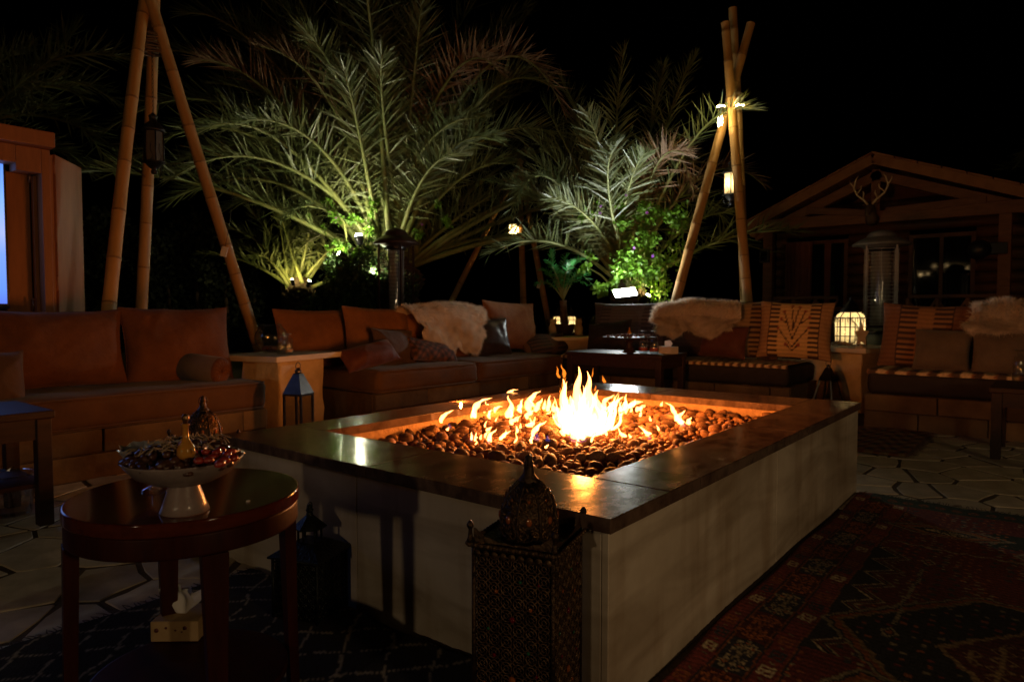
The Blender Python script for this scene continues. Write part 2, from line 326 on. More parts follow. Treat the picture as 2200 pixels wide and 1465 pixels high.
# ================================================================== SETTING
g = MB(); g.add([(-90, -90, 0), (130, -90, 0), (130, 130, 0), (-90, 130, 0)], [(0, 1, 2, 3)], False); struct(g.build('ground', 'sand'))
pv = MB(); pv.box(-1.5, 9, -4.5, 6.2, -.2, .005); paving = struct(pv.build('paving', 'mortar'))
def clip(poly, nx, ny, d):
    out = []
    for i in range(len(poly)):
        a, b = poly[i], poly[(i+1) % len(poly)]; da = a[0]*nx+a[1]*ny-d; db = b[0]*nx+b[1]*ny-d
        if da <= 0: out.append(a)
        if (da < 0) != (db < 0) and da != db: t = da/(da-db); out.append((a[0]+(b[0]-a[0])*t, a[1]+(b[1]-a[1])*t))
    return out
def flag_zone(x0, x1, y0, y1, sx, sy, gap, rs):
    q = random.Random(rs); pts = []
    nx, ny = int((x1-x0)/sx), int((y1-y0)/sy)
    for i in range(-1, nx+1):
        for j in range(-1, ny+1): pts.append((x0+(i+.5+q.uniform(-.42, .42)+(j % 2)*.5)*sx, y0+(j+.5+q.uniform(-.40, .40))*sy))
    for p in pts:
        poly = [(x0, y0), (x1, y0), (x1, y1), (x0, y1)]
        gp = gap*q.uniform(.5, 1.5)
        for o_ in pts:
            if o_ is p: continue
            dx, dy = o_[0]-p[0], o_[1]-p[1]; l = math.hypot(dx, dy)
            if l > 1.6: continue
            nx_, ny_ = dx/l, dy/l
            poly = clip(poly, nx_, ny_, (p[0]+dx/2)*nx_+(p[1]+dy/2)*ny_-gp)
            if len(poly) < 3: break
        if len(poly) < 3: continue
        ar = .5*abs(sum(poly[i][0]*poly[(i+1) % len(poly)][1]-poly[(i+1) % len(poly)][0]*poly[i][1] for i in range(len(poly))))
        if ar < .004: continue
        # broken edges: split each side and jitter
        pl = []
        for i in range(len(poly)):
            a, b = poly[i], poly[(i+1) % len(poly)]; pl.append(a)
            if math.hypot(b[0]-a[0], b[1]-a[1]) > .12:
                t = q.uniform(.35, .65); j = q.uniform(-.012, .012); l = math.hypot(b[0]-a[0], b[1]-a[1])
                pl.append((a[0]+(b[0]-a[0])*t-(b[1]-a[1])/l*j, a[1]+(b[1]-a[1])*t+(b[0]-a[0])/l*j))
        cx, cy = sum(a[0] for a in pl)/len(pl), sum(a[1] for a in pl)/len(pl)
        h = q.uniform(.004, .0065); k = len(pl); vs = []
        tx, ty = q.uniform(-.004, .004), q.uniform(-.004, .004)
        for (zz, s) in ((-.012, 1), (h-.002, 1), (h, .98)):
            for a in pl: dx, dy = a[0]-cx, a[1]-cy; vs.append((dx*s, dy*s, zz+(dx*tx+dy*ty if zz > 0 else 0)))
        fs = [tuple(range(2*k, 3*k))]
        for r_ in range(2):
            for i in range(k): fs.append((r_*k+i, r_*k+(i+1) % k, (r_+1)*k+(i+1) % k, (r_+1)*k+i))
        MB().add(vs, fs, False).build('paving_stone', 'flagstone', paving, (cx, cy, .005))
flag_zone(3.7, 6.5, -1.4, 1.5, .40, .19, .013, 3)
flag_zone(.15, 3.0, 2.25, 4.45, .30, .27, .013, 5)

# ================================================================== FIRE PIT
PX0, PX1, PY0, PY1, PH = 1.421, 4.088, .830, 2.598, .505
IX0, IX1, IY0, IY1 = 1.735, 3.735, 1.075, 2.375
pit = thing('fire_pit', 'big rectangular marble fire pit with polished brown coping, filled with pebbles', 'fire pit', (PX0, PY0, 0))
def P(x, y, z=0): return (x-PX0, y-PY0, z)
core = MB(); ZC = PH-.038
for (a, b, c_, d) in ((PX0+.022, IX0-.03, PY0+.022, PY1-.022), (IX1+.03, PX1-.022, PY0+.022, PY1-.022), (IX0-.03, IX1+.03, PY0+.022, IY0-.03), (IX0-.03, IX1+.03, IY1+.03, PY1-.022)):
    core.box(a-PX0, b-PX0, c_-PY0, d-PY0, 0, ZC-.004)
core.build('core', 'plaster', pit)
lin = MB()     # rough rendered lining of the basin
for (x0, y0, x1, y1) in ((IX0-.012, IY0-.012, IX1+.012, IY0-.012), (IX1+.012, IY0-.012, IX1+.012, IY1+.012), (IX1+.012, IY1+.012, IX0-.012, IY1+.012), (IX0-.012, IY1+.012, IX0-.012, IY0-.012)):
    n_ = 40; vs = []
    nx, ny = (y1-y0), -(x1-x0); l = math.hypot(nx, ny); nx /= -l; ny /= -l
    for i in range(n_+1):
        for j in range(4):
            d = .006*noise.noise(Vector((x0+(x1-x0)*i/n_*9, y0+(y1-y0)*i/n_*9, j*3)))+.004*(3-j)
            vs.append(P(x0+(x1-x0)*i/n_+nx*d*1, y0+(y1-y0)*i/n_+ny*d, .30+(ZC-.30)*j/3))
    lin.add(vs, grid_faces(n_+1, 4).tolist())
lin.build('lining', 'plaster', pit)
bs = MB(); bs.box(.03, PX1-PX0-.03, .03, PY1-PY0-.03, .33, .37); bs.build('basin_floor', 'ash', pit)
# cladding panels (joint 3 mm)
jr = float(PY(1670, 1000, PY0)[0]); jl = float(PX(766, 1060, PX0)[1]); T_ = .02
def panel(x0, x1, y0, y1): MB().box(x0-PX0, x1-PX0, y0-PY0, y1-PY0, .002, ZC-.001).build('marble_panel', 'marble', pit, bev=.002, seg=1)
panel(PX0, jr-.0015, PY0, PY0+T_); panel(jr+.0015, PX1, PY0, PY0+T_)
panel(PX0, PX0+T_, PY0+T_+.001, jl-.0015); panel(PX0, PX0+T_, jl+.0015, PY1)
panel(PX1-T_, PX1, PY0+T_+.001, PY1); panel(PX0+T_+.001, 2.7, PY1-T_, PY1); panel(2.703, PX1-T_-.001, PY1-T_, PY1)
# coping slabs
OV = .012
def cop(x0, x1, y0, y1): MB().box(x0-PX0, x1-PX0, y0-PY0, y1-PY0, ZC, PH+random.uniform(-.0012, .0012)).build('coping_slab', 'coping', pit, bev=.003, seg=2)
ca, cb = 1.76, 2.93
cop(PX0-OV, IX0, PY0-OV, 1.72-.001); cop(PX0-OV, IX0, 1.721, PY1+OV)                      # near-left run
cop(IX0+.001, ca+.18, PY0-OV, IY0); cop(ca+.183, cb-.001, PY0-OV, IY0); cop(cb+.001, 3.93, PY0-OV, IY0); cop(3.932, PX1+OV, PY0-OV, IY0)
cop(IX1, PX1+OV, IY0+.001, 1.9); cop(IX1, PX1+OV, 1.902, PY1+OV)
cop(IX0+.001, 2.7, IY1, PY1+OV); cop(2.702, IX1-.001, IY1, PY1+OV)
# pebbles
def pebble_mesh(seed, sub):
    bm = bmesh.new(); bmesh.ops.create_icosphere(bm, subdivisions=sub, radius=1)
    q = random.Random(seed); sx, sy, sz = 1, q.uniform(.66, .88), q.uniform(.45, .66); pw = q.uniform(2.0, 2.6)
    for v in bm.verts:
        k = (abs(v.co.x)**pw+abs(v.co.y)**pw+abs(v.co.z)**pw)**(-1/pw); p = v.co*k
        d = 1+.13*noise.noise(p*1.1+Vector((seed*3.1, seed, 0)))
        v.co = Vector((p.x*sx*d*(1+.12*p.y), p.y*sy*d, p.z*sz*d))
    for f in bm.faces: f.smooth = True
    me = bpy.data.meshes.new('pebble'); bm.to_mesh(me); bm.free(); me.materials.append(MATS['pebble']); return me
pm = [pebble_mesh(i, 2) for i in range(14)]; pml = [pebble_mesh(i+20, 1) for i in range(8)]
q = random.Random(11); peb = []
def scatter(n_try, z0, rmin, rmax, kk):
    lay = []
    cell = {}
    for _ in range(n_try):
        x, y = q.uniform(IX0+.02, IX1-.02), q.uniform(IY0+.02, IY1-.02); r_ = rmin+(rmax-rmin)*q.random()**2.2
        ix, iy = int(x/.08), int(y/.08); ok = True
        for a in (-1, 0, 1):
            for b in (-1, 0, 1):
                for (X, Y, R_) in cell.get((ix+a, iy+b), ()):
                    if math.hypot(x-X, y-Y) < (r_+R_)*kk: ok = False; break
        if ok: cell.setdefault((ix, iy), []).append((x, y, r_)); lay.append((x, y, z0+r_*.45, r_))
    return lay
peb = scatter(18000, .388, .019, .045, .74)+scatter(12000, .418, .018, .044, .84)
peb.sort(key=lambda p: -p[3]/math.hypot(p[0], p[1], .55)*(1 if p[2] > .425 else .45))
def peb_M(p):
    e_ = (Vector((0, 0, 1))+Vector((q.gauss(0, .38), q.gauss(0, .38), 0))).to_track_quat('Z', 'Y').to_matrix().to_4x4()
    return Matrix.Translation(P(p[0], p[1], p[2])) @ e_ @ Matrix.Rotation(q.uniform(0, 2*PI), 4, 'Z') @ Matrix.Scale(p[3], 4)
for p in peb[:300]:
    o = bpy.data.objects.new('pebble', q.choice(pm)); COL.objects.link(o); o.parent = pit; o.matrix_local = peb_M(p)
rest = MB()
for p in peb[300:]:
    me = q.choice(pml); M = peb_M(p); rest.add([M @ v.co for v in me.vertices], [tuple(f.vertices) for f in me.polygons])
struct(rest.build('pebble_bed', 'pebble', pit))['kind'] = 'stuff'
# burner bar hidden among the stones
bb = MB(); bb.tube([P(2.0, 1.75, .385), P(3.5, 1.75, .385)], .02, 8); bb.build('burner', 'iron', pit)

# ------------------------------------------------------------------ FIRE
fire = thing('fire', 'orange and white gas flames licking up between the dark pebbles', 'fire', (FC[0], FC[1], .44))
def tongue(bx, by, tx, ty, wpx, m='flame', bend=0., ddep=0., fl=.6, seed=0, dep0=None):
    b = PZ(bx, by, .455); dep = float((b-CAM) @ FW)+ddep; dep = dep0 or dep; b = PD(bx, by, dep) if (ddep or dep0) else b; t = PD(tx, ty, dep+random.uniform(-.03, .03))
    w_ = wpx/FPX*dep/2; ax = t-b; w_ = w_*(.82 if wpx < 24 else 1); H = np.linalg.norm(ax); side = np.cross(ax/H, FW); side /= np.linalg.norm(side); fwd = np.cross(side, ax/H)
    N_, K_ = 18, 12; vs = []; q_ = random.Random(seed*7+int(bx))
    p1, p2, p3 = q_.uniform(0, 60), q_.uniform(0, 6), q_.uniform(0, 60); amp = bend
    for i in range(N_+1):
        s = i/N_; wob = noise.noise(Vector((s*3.2, p1, 0)))*.9*s; wob2 = noise.noise(Vector((s*7, p3, 3)))*.28*s
        c_ = b+ax*s+side*(H*amp*math.sin(PI*s*1.2)*.35+w_*(wob*1.1+wob2)); c_ = c_+fwd*w_*noise.noise(Vector((s*3, p3, 9)))*.6
        r_ = w_*(math.sin(PI*min(1, .12+.88*s**.62))**.9)*(1-.30*s)*(1+.55*noise.noise(Vector((s*5.5, p3, 5)))*min(1, s*2.5))
        if i == 0: r_ = w_*.25
        if i == N_: r_ = w_*.01
        for k in range(K_):
            a = 2*PI*k/K_; rr = r_*(1+.38*noise.noise(Vector((math.cos(a)*1.3+p1, math.sin(a)*1.3, s*5+p3)))); vs.append(c_+side*rr*math.cos(a)+fwd*rr*fl*math.sin(a))
    fs = [(i*K_+k, i*K_+(k+1) % K_, (i+1)*K_+(k+1) % K_, (i+1)*K_+k) for i in range(N_) for k in range(K_)]
    mb = MB().add([np.array(v)-np.array((FC[0], FC[1], .44)) for v in vs], fs)
    return mb.build('flame', m, fire)
FL = [ # central fire
 (1246, 925, 1243, 787, 36, .1), (1262, 920, 1263, 797, 30, -.1), (1232, 930, 1207, 814, 34, .2), (1255, 940, 1252, 855, 56, 0), (1228, 935, 1222, 850, 38, .2), (1215, 905, 1190, 862, 30, .3),
 (1278, 925, 1288, 838, 34, -.2), (1298, 915, 1305, 872, 26, .2), (1290, 930, 1316, 895, 20, -.2), (1212, 920, 1202, 880, 24, 0), (1240, 943, 1236, 905, 30, 0), (1270, 938, 1275, 900, 30, .1), (1222, 890, 1214, 820, 18, .2), (1252, 945, 1250, 920, 20, 0),
 # back row to the left
 (946, 908, 972, 878, 13, .3), (976, 886, 1016, 867, 11, .2), (1019, 898, 1052, 850, 17, .6), (1034, 888, 1046, 862, 12, -.4), (1050, 882, 1060, 866, 11, 0), (1062, 886, 1078, 870, 11, .5), (1089, 898, 1096, 850, 22, -.4), (1093, 858, 1110, 834, 11, .8), (1116, 886, 1122, 856, 14, .2),
 (1134, 884, 1158, 838, 22, .4), (1130, 900, 1150, 880, 15, .4), (1150, 884, 1166, 855, 15, .1), (1176, 884, 1182, 848, 13, 0), (1168, 880, 1172, 858, 10, 0), (1148, 874, 1138, 858, 8, 0), (1020, 897, 1018, 884, 9, 0),
 # scattered in front
 (1097, 912, 1112, 893, 16, .2), (1143, 937, 1174, 902, 14, .3), (1048, 948, 1066, 920, 13, .2), (1073, 945, 1098, 924, 11, .2), (1044, 925, 1058, 916, 9, 0), (1013, 945, 1014, 927, 7, 0), (1024, 940, 1026, 938, 5, 0), (1242, 948, 1240, 936, 7, 0), (1141, 952, 1143, 944, 8, 0),
 (960, 925, 964, 917, 8, 0), (1243, 912, 1250, 900, 12, 0), (1130, 915, 1152, 895, 14, -.5), (1270, 950, 1280, 930, 7, .2),
 # right
 (1297, 880, 1313, 845, 18, .4), (1312, 888, 1330, 858, 20, .5), (1330, 884, 1346, 846, 16, -.4), (1343, 888, 1370, 862, 16, .6), (1350, 876, 1382, 862, 12, .4), (1366, 884, 1386, 868, 11, .2), (1322, 872, 1338, 850, 10, .3), (1346, 938, 1324, 918, 11, .3), (1394, 936, 1382, 922, 9, .3), (1400, 932, 1370, 915, 8, .2),
 (1452, 905, 1432, 862, 13, -.4), (1462, 912, 1470, 880, 20, .5), (1478, 912, 1484, 895, 14, .2), (1470, 908, 1450, 892, 10, .2), (1416, 925, 1410, 912, 7, 0), (1356, 940, 1350, 932, 7, 0), (1398, 905, 1396, 893, 7, 0), (1420, 872, 1424, 862, 8, 0)]
qf = random.Random(77)
for k in range(26):          # ragged inner tongues of the central blaze
    u_ = qf.uniform(-1, 1); by = 938-18*qf.random(); top = 800+112*abs(u_)**1.2+qf.uniform(0, 75); FL.append((1258+42*u_+qf.uniform(-6, 6), by, 1252+40*u_+qf.uniform(-12, 12), min(top, by-25), qf.uniform(8, 18), qf.uniform(-.5, .5)))
for k in range(22):          # thin licks leaning out of the blaze
    u_ = qf.choice((-1, 1))*qf.uniform(.55, 1.1); a, b = 1258+52*u_, 934-26*qf.random(); FL.append((a, b, a+u_*qf.uniform(4, 24), b-qf.uniform(22, 78), qf.uniform(6, 12), qf.uniform(-.6, .6)))
for k in range(46):          # little jets between the stones
    a, b = qf.choice(FL[14:52])[:2]; a, b = a+qf.uniform(-34, 34), b+qf.uniform(-9, 12); h_ = qf.uniform(7, 24); FL.append((a, b, a+qf.uniform(-4, 12), b-h_, qf.uniform(4.5, 9), qf.uniform(-.5, .6)))
for i, (a, b, c_, d, w_, bd) in enumerate(FL):
    tongue(a, b, c_, d, w_, bend=bd, seed=i)
for (a, b, c_, d, w_, bd) in ((1203, 812, 1197, 786, 8, .3), (1212, 812, 1206, 782, 10, -.2), (1213, 838, 1216, 811, 12, .4), (1301, 822, 1294, 806, 9, .3), (1207, 850, 1203, 832, 8, 0), (1272, 810, 1275, 790, 3, 0), (1278, 840, 1280, 826, 5, 0)):
    tongue(a, b, c_, d, w_, 'flame_orange', bd, seed=a, dep0=float((FC-CAM) @ FW)+.05)
for (a, b, c_, d, w_) in ((1150, 945, 1156, 930, 20), (1240, 948, 1240, 930, 40), (1176, 948, 1178, 935, 14), (1295, 935, 1290, 920, 22), (1466, 915, 1466, 900, 16), (1012, 948, 1016, 930, 9), (1050, 952, 1052, 940, 10), (966, 920, 966, 910, 9), (1395, 944, 1395, 930, 10)):
    tongue(a, b, c_, d, w_, 'flame_blue', 0, ddep=-.02, seed=a)

# ================================================================== RUGS
def rug(name, x0, x1, y0, y1, fn, label, cat, h=.012, step=.01, loc=(0, 0, .02), rz=0, fringe=None, wave=.004):
    W, D_ = x1-x0, y1-y0; n_, m_ = int(W/step)+1, int(D_/step)+1
    X, Y = np.meshgrid(np.linspace(0, W, n_), np.linspace(0, D_, m_), indexing='ij'); u, v = X.ravel(), Y.ravel()
    z = h+wave*np.sin(u*3.1+v*1.7)+wave*np.sin(v*5.3-u*1.3+1)+rng.normal(0, .0009, u.size)
    ed = np.minimum.reduce([u, W-u, v, D_-v]); z = np.where(ed < step*.5, 0.0, z)
    wob = .012*np.sin(v*9)+.008*np.sin(v*23+1); wob2 = .008*np.sin(u*7)
    V = np.stack([x0+u+wob*(np.abs(u-W/2)*2/W)**8, y0+v+wob2*(np.abs(v-D_/2)*2/D_)**8, z], 1)
    t = thing(name, label, cat, loc, rz)
    np_obj('pile', V, grid_faces(n_, m_), 'rug_wool', t, col=fn(u, v, W, D_))
    if fringe:
        for side in fringe:
            mb = MB(); L_ = D_ if side in 'ew' else W
            for k in range(int(L_/.014)):
                a = k*.014+random.uniform(-.004, .004); l = random.uniform(.03, .065); s_ = random.uniform(-.02, .02)
                if side == 'e': p = [(x1-.005, y0+a, h*.6), (x1+l*.5, y0+a+s_*.4, .006), (x1+l, y0+a+s_, .003)]
                elif side == 'w': p = [(x0+.005, y0+a, h*.6), (x0-l*.5, y0+a+s_*.4, .006), (x0-l, y0+a+s_, .003)]
                elif side == 's': p = [(x0+a, y0+.005, h*.6), (x0+a+s_*.4, y0-l*.5, .006), (x0+a+s_, y0-l, .003)]
                else: p = [(x0+a, y1-.005, h*.6), (x0+a+s_*.4, y1+l*.5, .006), (x0+a+s_, y1+l, .003)]
                mb.tube(p, [.0022, .002, .001], 3, False)
            mb.build('fringe', 'brown_cloth', t)
    return t
MAR = np.array((.16, .030, .024)); DRK = np.array((.020, .018, .024)); CRM = np.array((.62, .48, .30)); RUS = np.array((.34, .10, .03)); NAV = np.array((.030, .026, .028)); GRN = np.array((.03, .045, .03)); TAN = np.array((.42, .26, .12))
def big_rug(u, v, W, D_):
    # u along the pit (0 near camera end), s = distance from the pit edge
    s = D_-v+.0035*np.sin(u*13)+.002*np.sin(u*37); u = u+.003*np.sin(v*21); c = np.tile(MAR, (u.size, 1)); H = rng.random(u.size)
    def put(mask, col): c[mask] = col
    def line(a, b_, col): put((s >= a) & (s < b_), col)
    def motif_s(s0, s1, per, ph):          # strip of hooked cells, every fourth one outlined in cream
        m_ = (s >= s0) & (s < s1); k = np.floor((u+ph)/per); a = ((u+ph)/per-k); b = (s-s0)/(s1-s0)
        cols = np.where((k % 4)[:, None] == 0, CRM*.9, np.where((k % 4)[:, None] == 2, RUS*.9, np.where((k % 4)[:, None] == 1, DRK*2.5, MAR*1.6)))
        sh = a+.18*(b-.5); fr = (np.abs(sh-.5) < .27) & (np.abs(b-.5) < .36); inn = (np.abs(sh-.5) < .17) & (np.abs(b-.5) < .24)
        hook = (np.abs(sh-.5) < .05) | ((np.abs(b-.36) < .06) & (np.abs(sh-.42) < .10)) | ((np.abs(b-.64) < .06) & (np.abs(sh-.58) < .10))
        mm = m_ & fr & (~inn | hook); c[mm] = cols[mm]*.85
        mm = m_ & (np.abs(b-.5) < .14) & ((np.abs(sh) < .035) | (np.abs(sh-1) < .035)); c[mm] = CRM*.3
    line(0, .012, MAR*.5); motif_s(.012, .066, .10, -.04); line(.066, .071, DRK); line(.071, .077, RUS*.6)
    m_ = (s >= .077) & (s < .172); k = np.floor((u+.06)/.21); a = ((u+.06)/.21-k)-.5; b = (s-.1245)/.095
    bgc = np.where((k % 2)[:, None] == 0, DRK*1.3, MAR*.42); c[m_] = bgc[m_]; col = np.where((k % 2)[:, None] == 0, CRM*.5, RUS*1.0)
    for (cx_, cy_, r_) in ((.26, -.24, .15), (.26, .24, .15), (-.26, -.24, .15), (-.26, .24, .15), (.40, 0, .09), (-.40, 0, .09)):
        d = np.hypot((a-cx_), (b-cy_)*.45); an = np.arctan2((b-cy_)*.45, a-cx_); pet = r_*(.70+.30*np.cos(4*an)); ring = (d < pet) & (d > pet*.62); mm = m_ & ring; c[mm] = col[mm]
        mm = m_ & (d < pet*.32); c[mm] = RUS*.9
    for sx in (-1, 1):                                              # small blossoms along the stalks
        for q0 in (.06, .13): d = np.hypot(a-sx*q0, (np.abs(b)-.27)*.45); mm = m_ & (d < .03) & (d > .012); c[mm] = col[mm]
    mm = m_ & (((np.abs(b) < .03) & (np.abs(a) < .36)) | ((np.abs(np.abs(b)-np.abs(a)*.9) < .035) & (np.abs(a) < .26))); c[mm] = col[mm]*.7
    line(.172, .178, RUS*.55); line(.178, .183, DRK); motif_s(.183, .245, .10, .0); line(.245, .251, RUS*.6); line(.251, .258, DRK*1.2)
    put(s >= .258, MAR*.75)
    tooth = np.abs(((u/.085) % 2)-1); zone = (u > 1.05) & (u < 2.15)
    put((s > .258) & (s < .275+.085*tooth) & zone, NAV*.9)
    for off, cl in ((0, CRM*.72), (.012, DRK), (.020, RUS*.55), (.030, DRK*1.3), (.037, CRM*.5)):
        put((np.abs(s-(.270+.080*tooth+off)) < .0042) & zone, cl)
    fld = (s >= .258) & (np.abs(c-MAR*.75).sum(1) < .01)
    for (pu, ps, cl, du_, ds_, th) in ((.034, .040, CRM*.42, .16, .22, .45), (.047, .031, RUS*.9, .14, .20, .2), (.055, .052, NAV*1.6, .2, .2, -.2)):
        mm = fld & (np.abs((u/pu+np.floor(s/ps)*.37) % 1-.5) < du_) & (np.abs((s/ps) % 1-.5+.15*np.sin(u*50)) < ds_) & (np.sin(np.floor(u/pu)*12.9+np.floor(s/ps)*7.3) > th); c[mm] = cl
    for (cu, cs, ru, rs_, kind) in ((1.30, .98, .48, .46, 0), (.62, .62, .40, .26, 0), (2.54, .455, .075, .155, 1), (2.35, 1.05, .22, .22, 0)):
        du, ds = np.abs(u-cu)/ru, np.abs(s-cs)/rs_; hx = np.maximum(du, ds*.62+du*.5); e0 = .018/min(ru, rs_); hx = hx+.012*np.sin(u*70)*np.sin(s*70)
        put(hx < 1, CRM*.36); put(hx < 1-.5*e0, DRK); put(hx < 1-.8*e0, RUS*.75); put(hx < 1-1.5*e0, TAN*.55); put(hx < 1-2.0*e0, NAV*.7)
        ins = hx < 1-2.6*e0
        if kind: w_ = ins & (np.sin(u*150+np.sin(s*120)*2)*np.sin(s*170+np.sin(u*90)*2) > .02); c[w_] = CRM*.72; continue
        g1, g2 = np.floor(u/.042), np.floor(s/.034); mm = ins & (np.abs((u/.042) % 1-.5) < .17) & (np.abs((s/.034) % 1-.5) < .25) & (np.sin(g1*5.1+g2*3.7) > -.2)
        pal = np.where(((g1+g2) % 3)[:, None] == 0, CRM*.4, np.where((g1 % 2)[:, None] == 0, MAR*1.2, RUS*.8)); c[mm] = pal[mm]
        inn = hx < .58; put(inn & (hx > .55), TAN*.7); put(hx < .55, MAR*.6)
        mm = (hx < .5) & ((np.abs((s/.075) % 1-.5) < .09) | (np.abs(np.abs((s/.075) % 1-.5)-np.abs((u/.06) % 1-.5)*.8) < .055)); c[mm] = TAN*.75
    for (cu, cs) in ((1.31, .43), (2.06, .45), (.55, .33)):              # diamonds at the ends of a pale stem
        d = np.abs(u-cu)/.042+np.abs(s-cs)/.026; put((d < 1) & (d > .70), CRM*.55); put((d < .7), DRK); put(d < .4, RUS)
    put((np.abs(s-.437) < .0055) & (u > 1.38) & (u < 1.96), CRM*.48); put((np.abs(s-.437) < .0028) & (u > 1.38) & (u < 1.96) & (np.abs((u/.02) % 1-.5) < .25), DRK)
    e_ = W-u                                                            # end border
    put((e_ < .62) & (e_ > .40) & (s > .30) & (c.sum(1) < .35) & (np.abs(s-.455) > .16), GRN*.6)
    put((np.abs(e_-.78-.02*np.abs(np.sin(s*40))) < .006) & (s > .27), CRM*.4)
    put((e_ < .16) & (s > .075), GRN*.75); put((e_ < .16) & (e_ > .152) & (s > .075), RUS*.5)
    mm = (e_ < .13) & (e_ > .05) & (s > .08) & (np.hypot(((s/.07) % 1-.5)*.07, e_-.09) < .022) & (np.hypot(((s/.07) % 1-.5)*.07, e_-.09) > .011); c[mm] = RUS*.5
    fade = .72+.28*np.sin(u*2.1+s*3)+.12*np.sin(u*9)*np.sin(s*7)
    return np.clip(c*(.65+.7*H[:, None])*fade[:, None]*(.85+.25*np.sin(u*260)[:, None])*1.7, 0, 1)
rug('patterned_rug', 1.0, 4.05, -.95, .805, big_rug, 'large dark red patterned rug with zigzag and flower borders lying along the marble pit', 'rug', fringe='e', loc=(0, 0, .016), step=.0062)
def small_rug(u, v, W, D_):
    c = np.tile(np.array((.17, .06, .028)), (u.size, 1))
    k = np.sin(u*30+np.sin(v*20)*2)*np.sin(v*45); c[k > .45] = TAN*.6; c[k < -.5] = DRK*1.5
    b = np.minimum.reduce([u, W-u]); c[b < .08] = RUS*.5; c[(b < .06) & (np.sin(v*60) > 0)] = TAN*.5
    return np.clip(c*(.8+.4*rng.random(u.size)[:, None]), 0, 1)
rug('kilim_rug', 5.22, 6.40, .76, 2.7, small_rug, 'small brown kilim rug on the flagstones between pit and striped bench', 'rug', fringe='s', loc=(0, 0, .02), step=.014, wave=.002)
def black_rug(u, v, W, D_):
    c = np.tile(np.array((.013, .010, .008)), (u.size, 1))
    j = .01*np.sin(u*31)+.008*np.sin(v*43)
    for a, b in ((.20, 1), (.20, -1)):
        t = (u+b*v*1.15+j)/a; d = np.abs(t-np.round(t))*a
        st = np.abs(((u-b*v)/.02) % 1-.5) < .40; c[(d < .007) & st] = (.30, .26, .19)
    t = (v+j)/.21; d = np.abs(t-np.round(t))*.21; c[(d < .004) & (np.abs((u/.016) % 1-.5) < .3) & (np.sin(u*2.9) > 0)] = (.3, .27, .22)
    zb = .95+.16*np.abs(((v/.45) % 2)-1); m_ = (u > zb-.11-.3) & (u < zb-.3); c[m_] = (.13, .10, .075)
    m_ = (np.abs(u-zb+.3) < .008) & (np.abs((v/.018) % 1-.5) < .3); c[m_] = (.4, .36, .3)
    return np.clip(c*(.7+.6*rng.random(u.size)[:, None]), 0, 1)
rug('black_rug', -.6, 1.40, .35, 2.36, black_rug, 'black shaggy rug with thin white diamond lines under the round table', 'rug', loc=(0, 0, .018), step=.009, fringe='n', wave=.004)

# ================================================================== BENCHES
def stone_front(t, length, h, axis, seed):
    # cladding stones over the front of a bench; local frame: x along, front at y=0 facing -y
    q_ = random.Random(seed); z = 0.0
    for hh in (h*.52, h*.48):
        x = 0
        while x < length-.05:
            w_ = min(q_.uniform(.3, .75), length-x)
            if length-x-w_ < .12: w_ = length-x
            d = q_.uniform(0, .012)
            MB().box(x+.004, x+w_-.004, -.03-d, .0, z+.004, z+hh-.004).build('stone', 'bench_stone', t, bev=.006, seg=2)
            x += w_
        z += hh
def bench(label, loc, rz, length, depth, h, seed):
    t = thing('stone_bench', label, 'bench', loc, rz)
    MB().box(0, length, .001, depth, 0, h-.001).build('core', 'bench_stone', t)
    stone_front(t, length, h, 0, seed); return t
def roundbox(w_, d_, h_, r_, n_=8, puff=0., seed=0, nz=.006):
    def ax(L_):
        a = list(np.linspace(-L_/2, -L_/2+r_, 4))+list(np.linspace(-L_/2+r_, L_/2-r_, max(3, int((L_-2*r_)/(.09))+2)))[1:-1]+list(np.linspace(L_/2-r_, L_/2, 4)); return a
    X_, Y_, Z_ = ax(w_), ax(d_), ax(h_); mb = MB(); idx = {}
    hl = np.array((w_/2-r_, d_/2-r_, h_/2-r_))
    def vert(p):
        k = tuple(np.round(p, 5))
        if k in idx: return idx[k]
        p = np.array(p); q_ = np.clip(p, -hl, hl); d = p-q_; l = np.linalg.norm(d); p2 = q_+d/l*r_ if l > 1e-9 else p
        nn = d/l if l > 1e-9 else np.zeros(3)
        p2 = p2+nn*(nz*2*nz3(p2, 4, seed)+nz*nz3(p2, 14, seed))
        e_ = (1-(2*p[0]/w_)**4)*(1-(2*p[1]/d_)**4); p2[2] += puff*e_*np.sign(p[2]) if abs(p[2]) > h_*.3 else 0
        mb.v.append(tuple(p2)); idx[k] = len(mb.v)-1; return idx[k]
    def face(A, B, f):
        for i in range(len(A)-1):
            for j in range(len(B)-1):
                mb.f.append(tuple(vert(f(a, b)) for a, b in ((A[i], B[j]), (A[i+1], B[j]), (A[i+1], B[j+1]), (A[i], B[j+1])))); mb.sm.append(True); mb.mi.append(0)
    face(X_, Y_, lambda a, b: (a, b, h_/2)); face(Y_, X_, lambda a, b: (b, a, -h_/2)); face(X_, Z_, lambda a, b: (a, -d_/2, b)); face(Z_, X_, lambda a, b: (b, d_/2, a))
    face(Y_, Z_, lambda a, b: (w_/2, a, b)); face(Z_, Y_, lambda a, b: (-w_/2, b, a))
    return mb
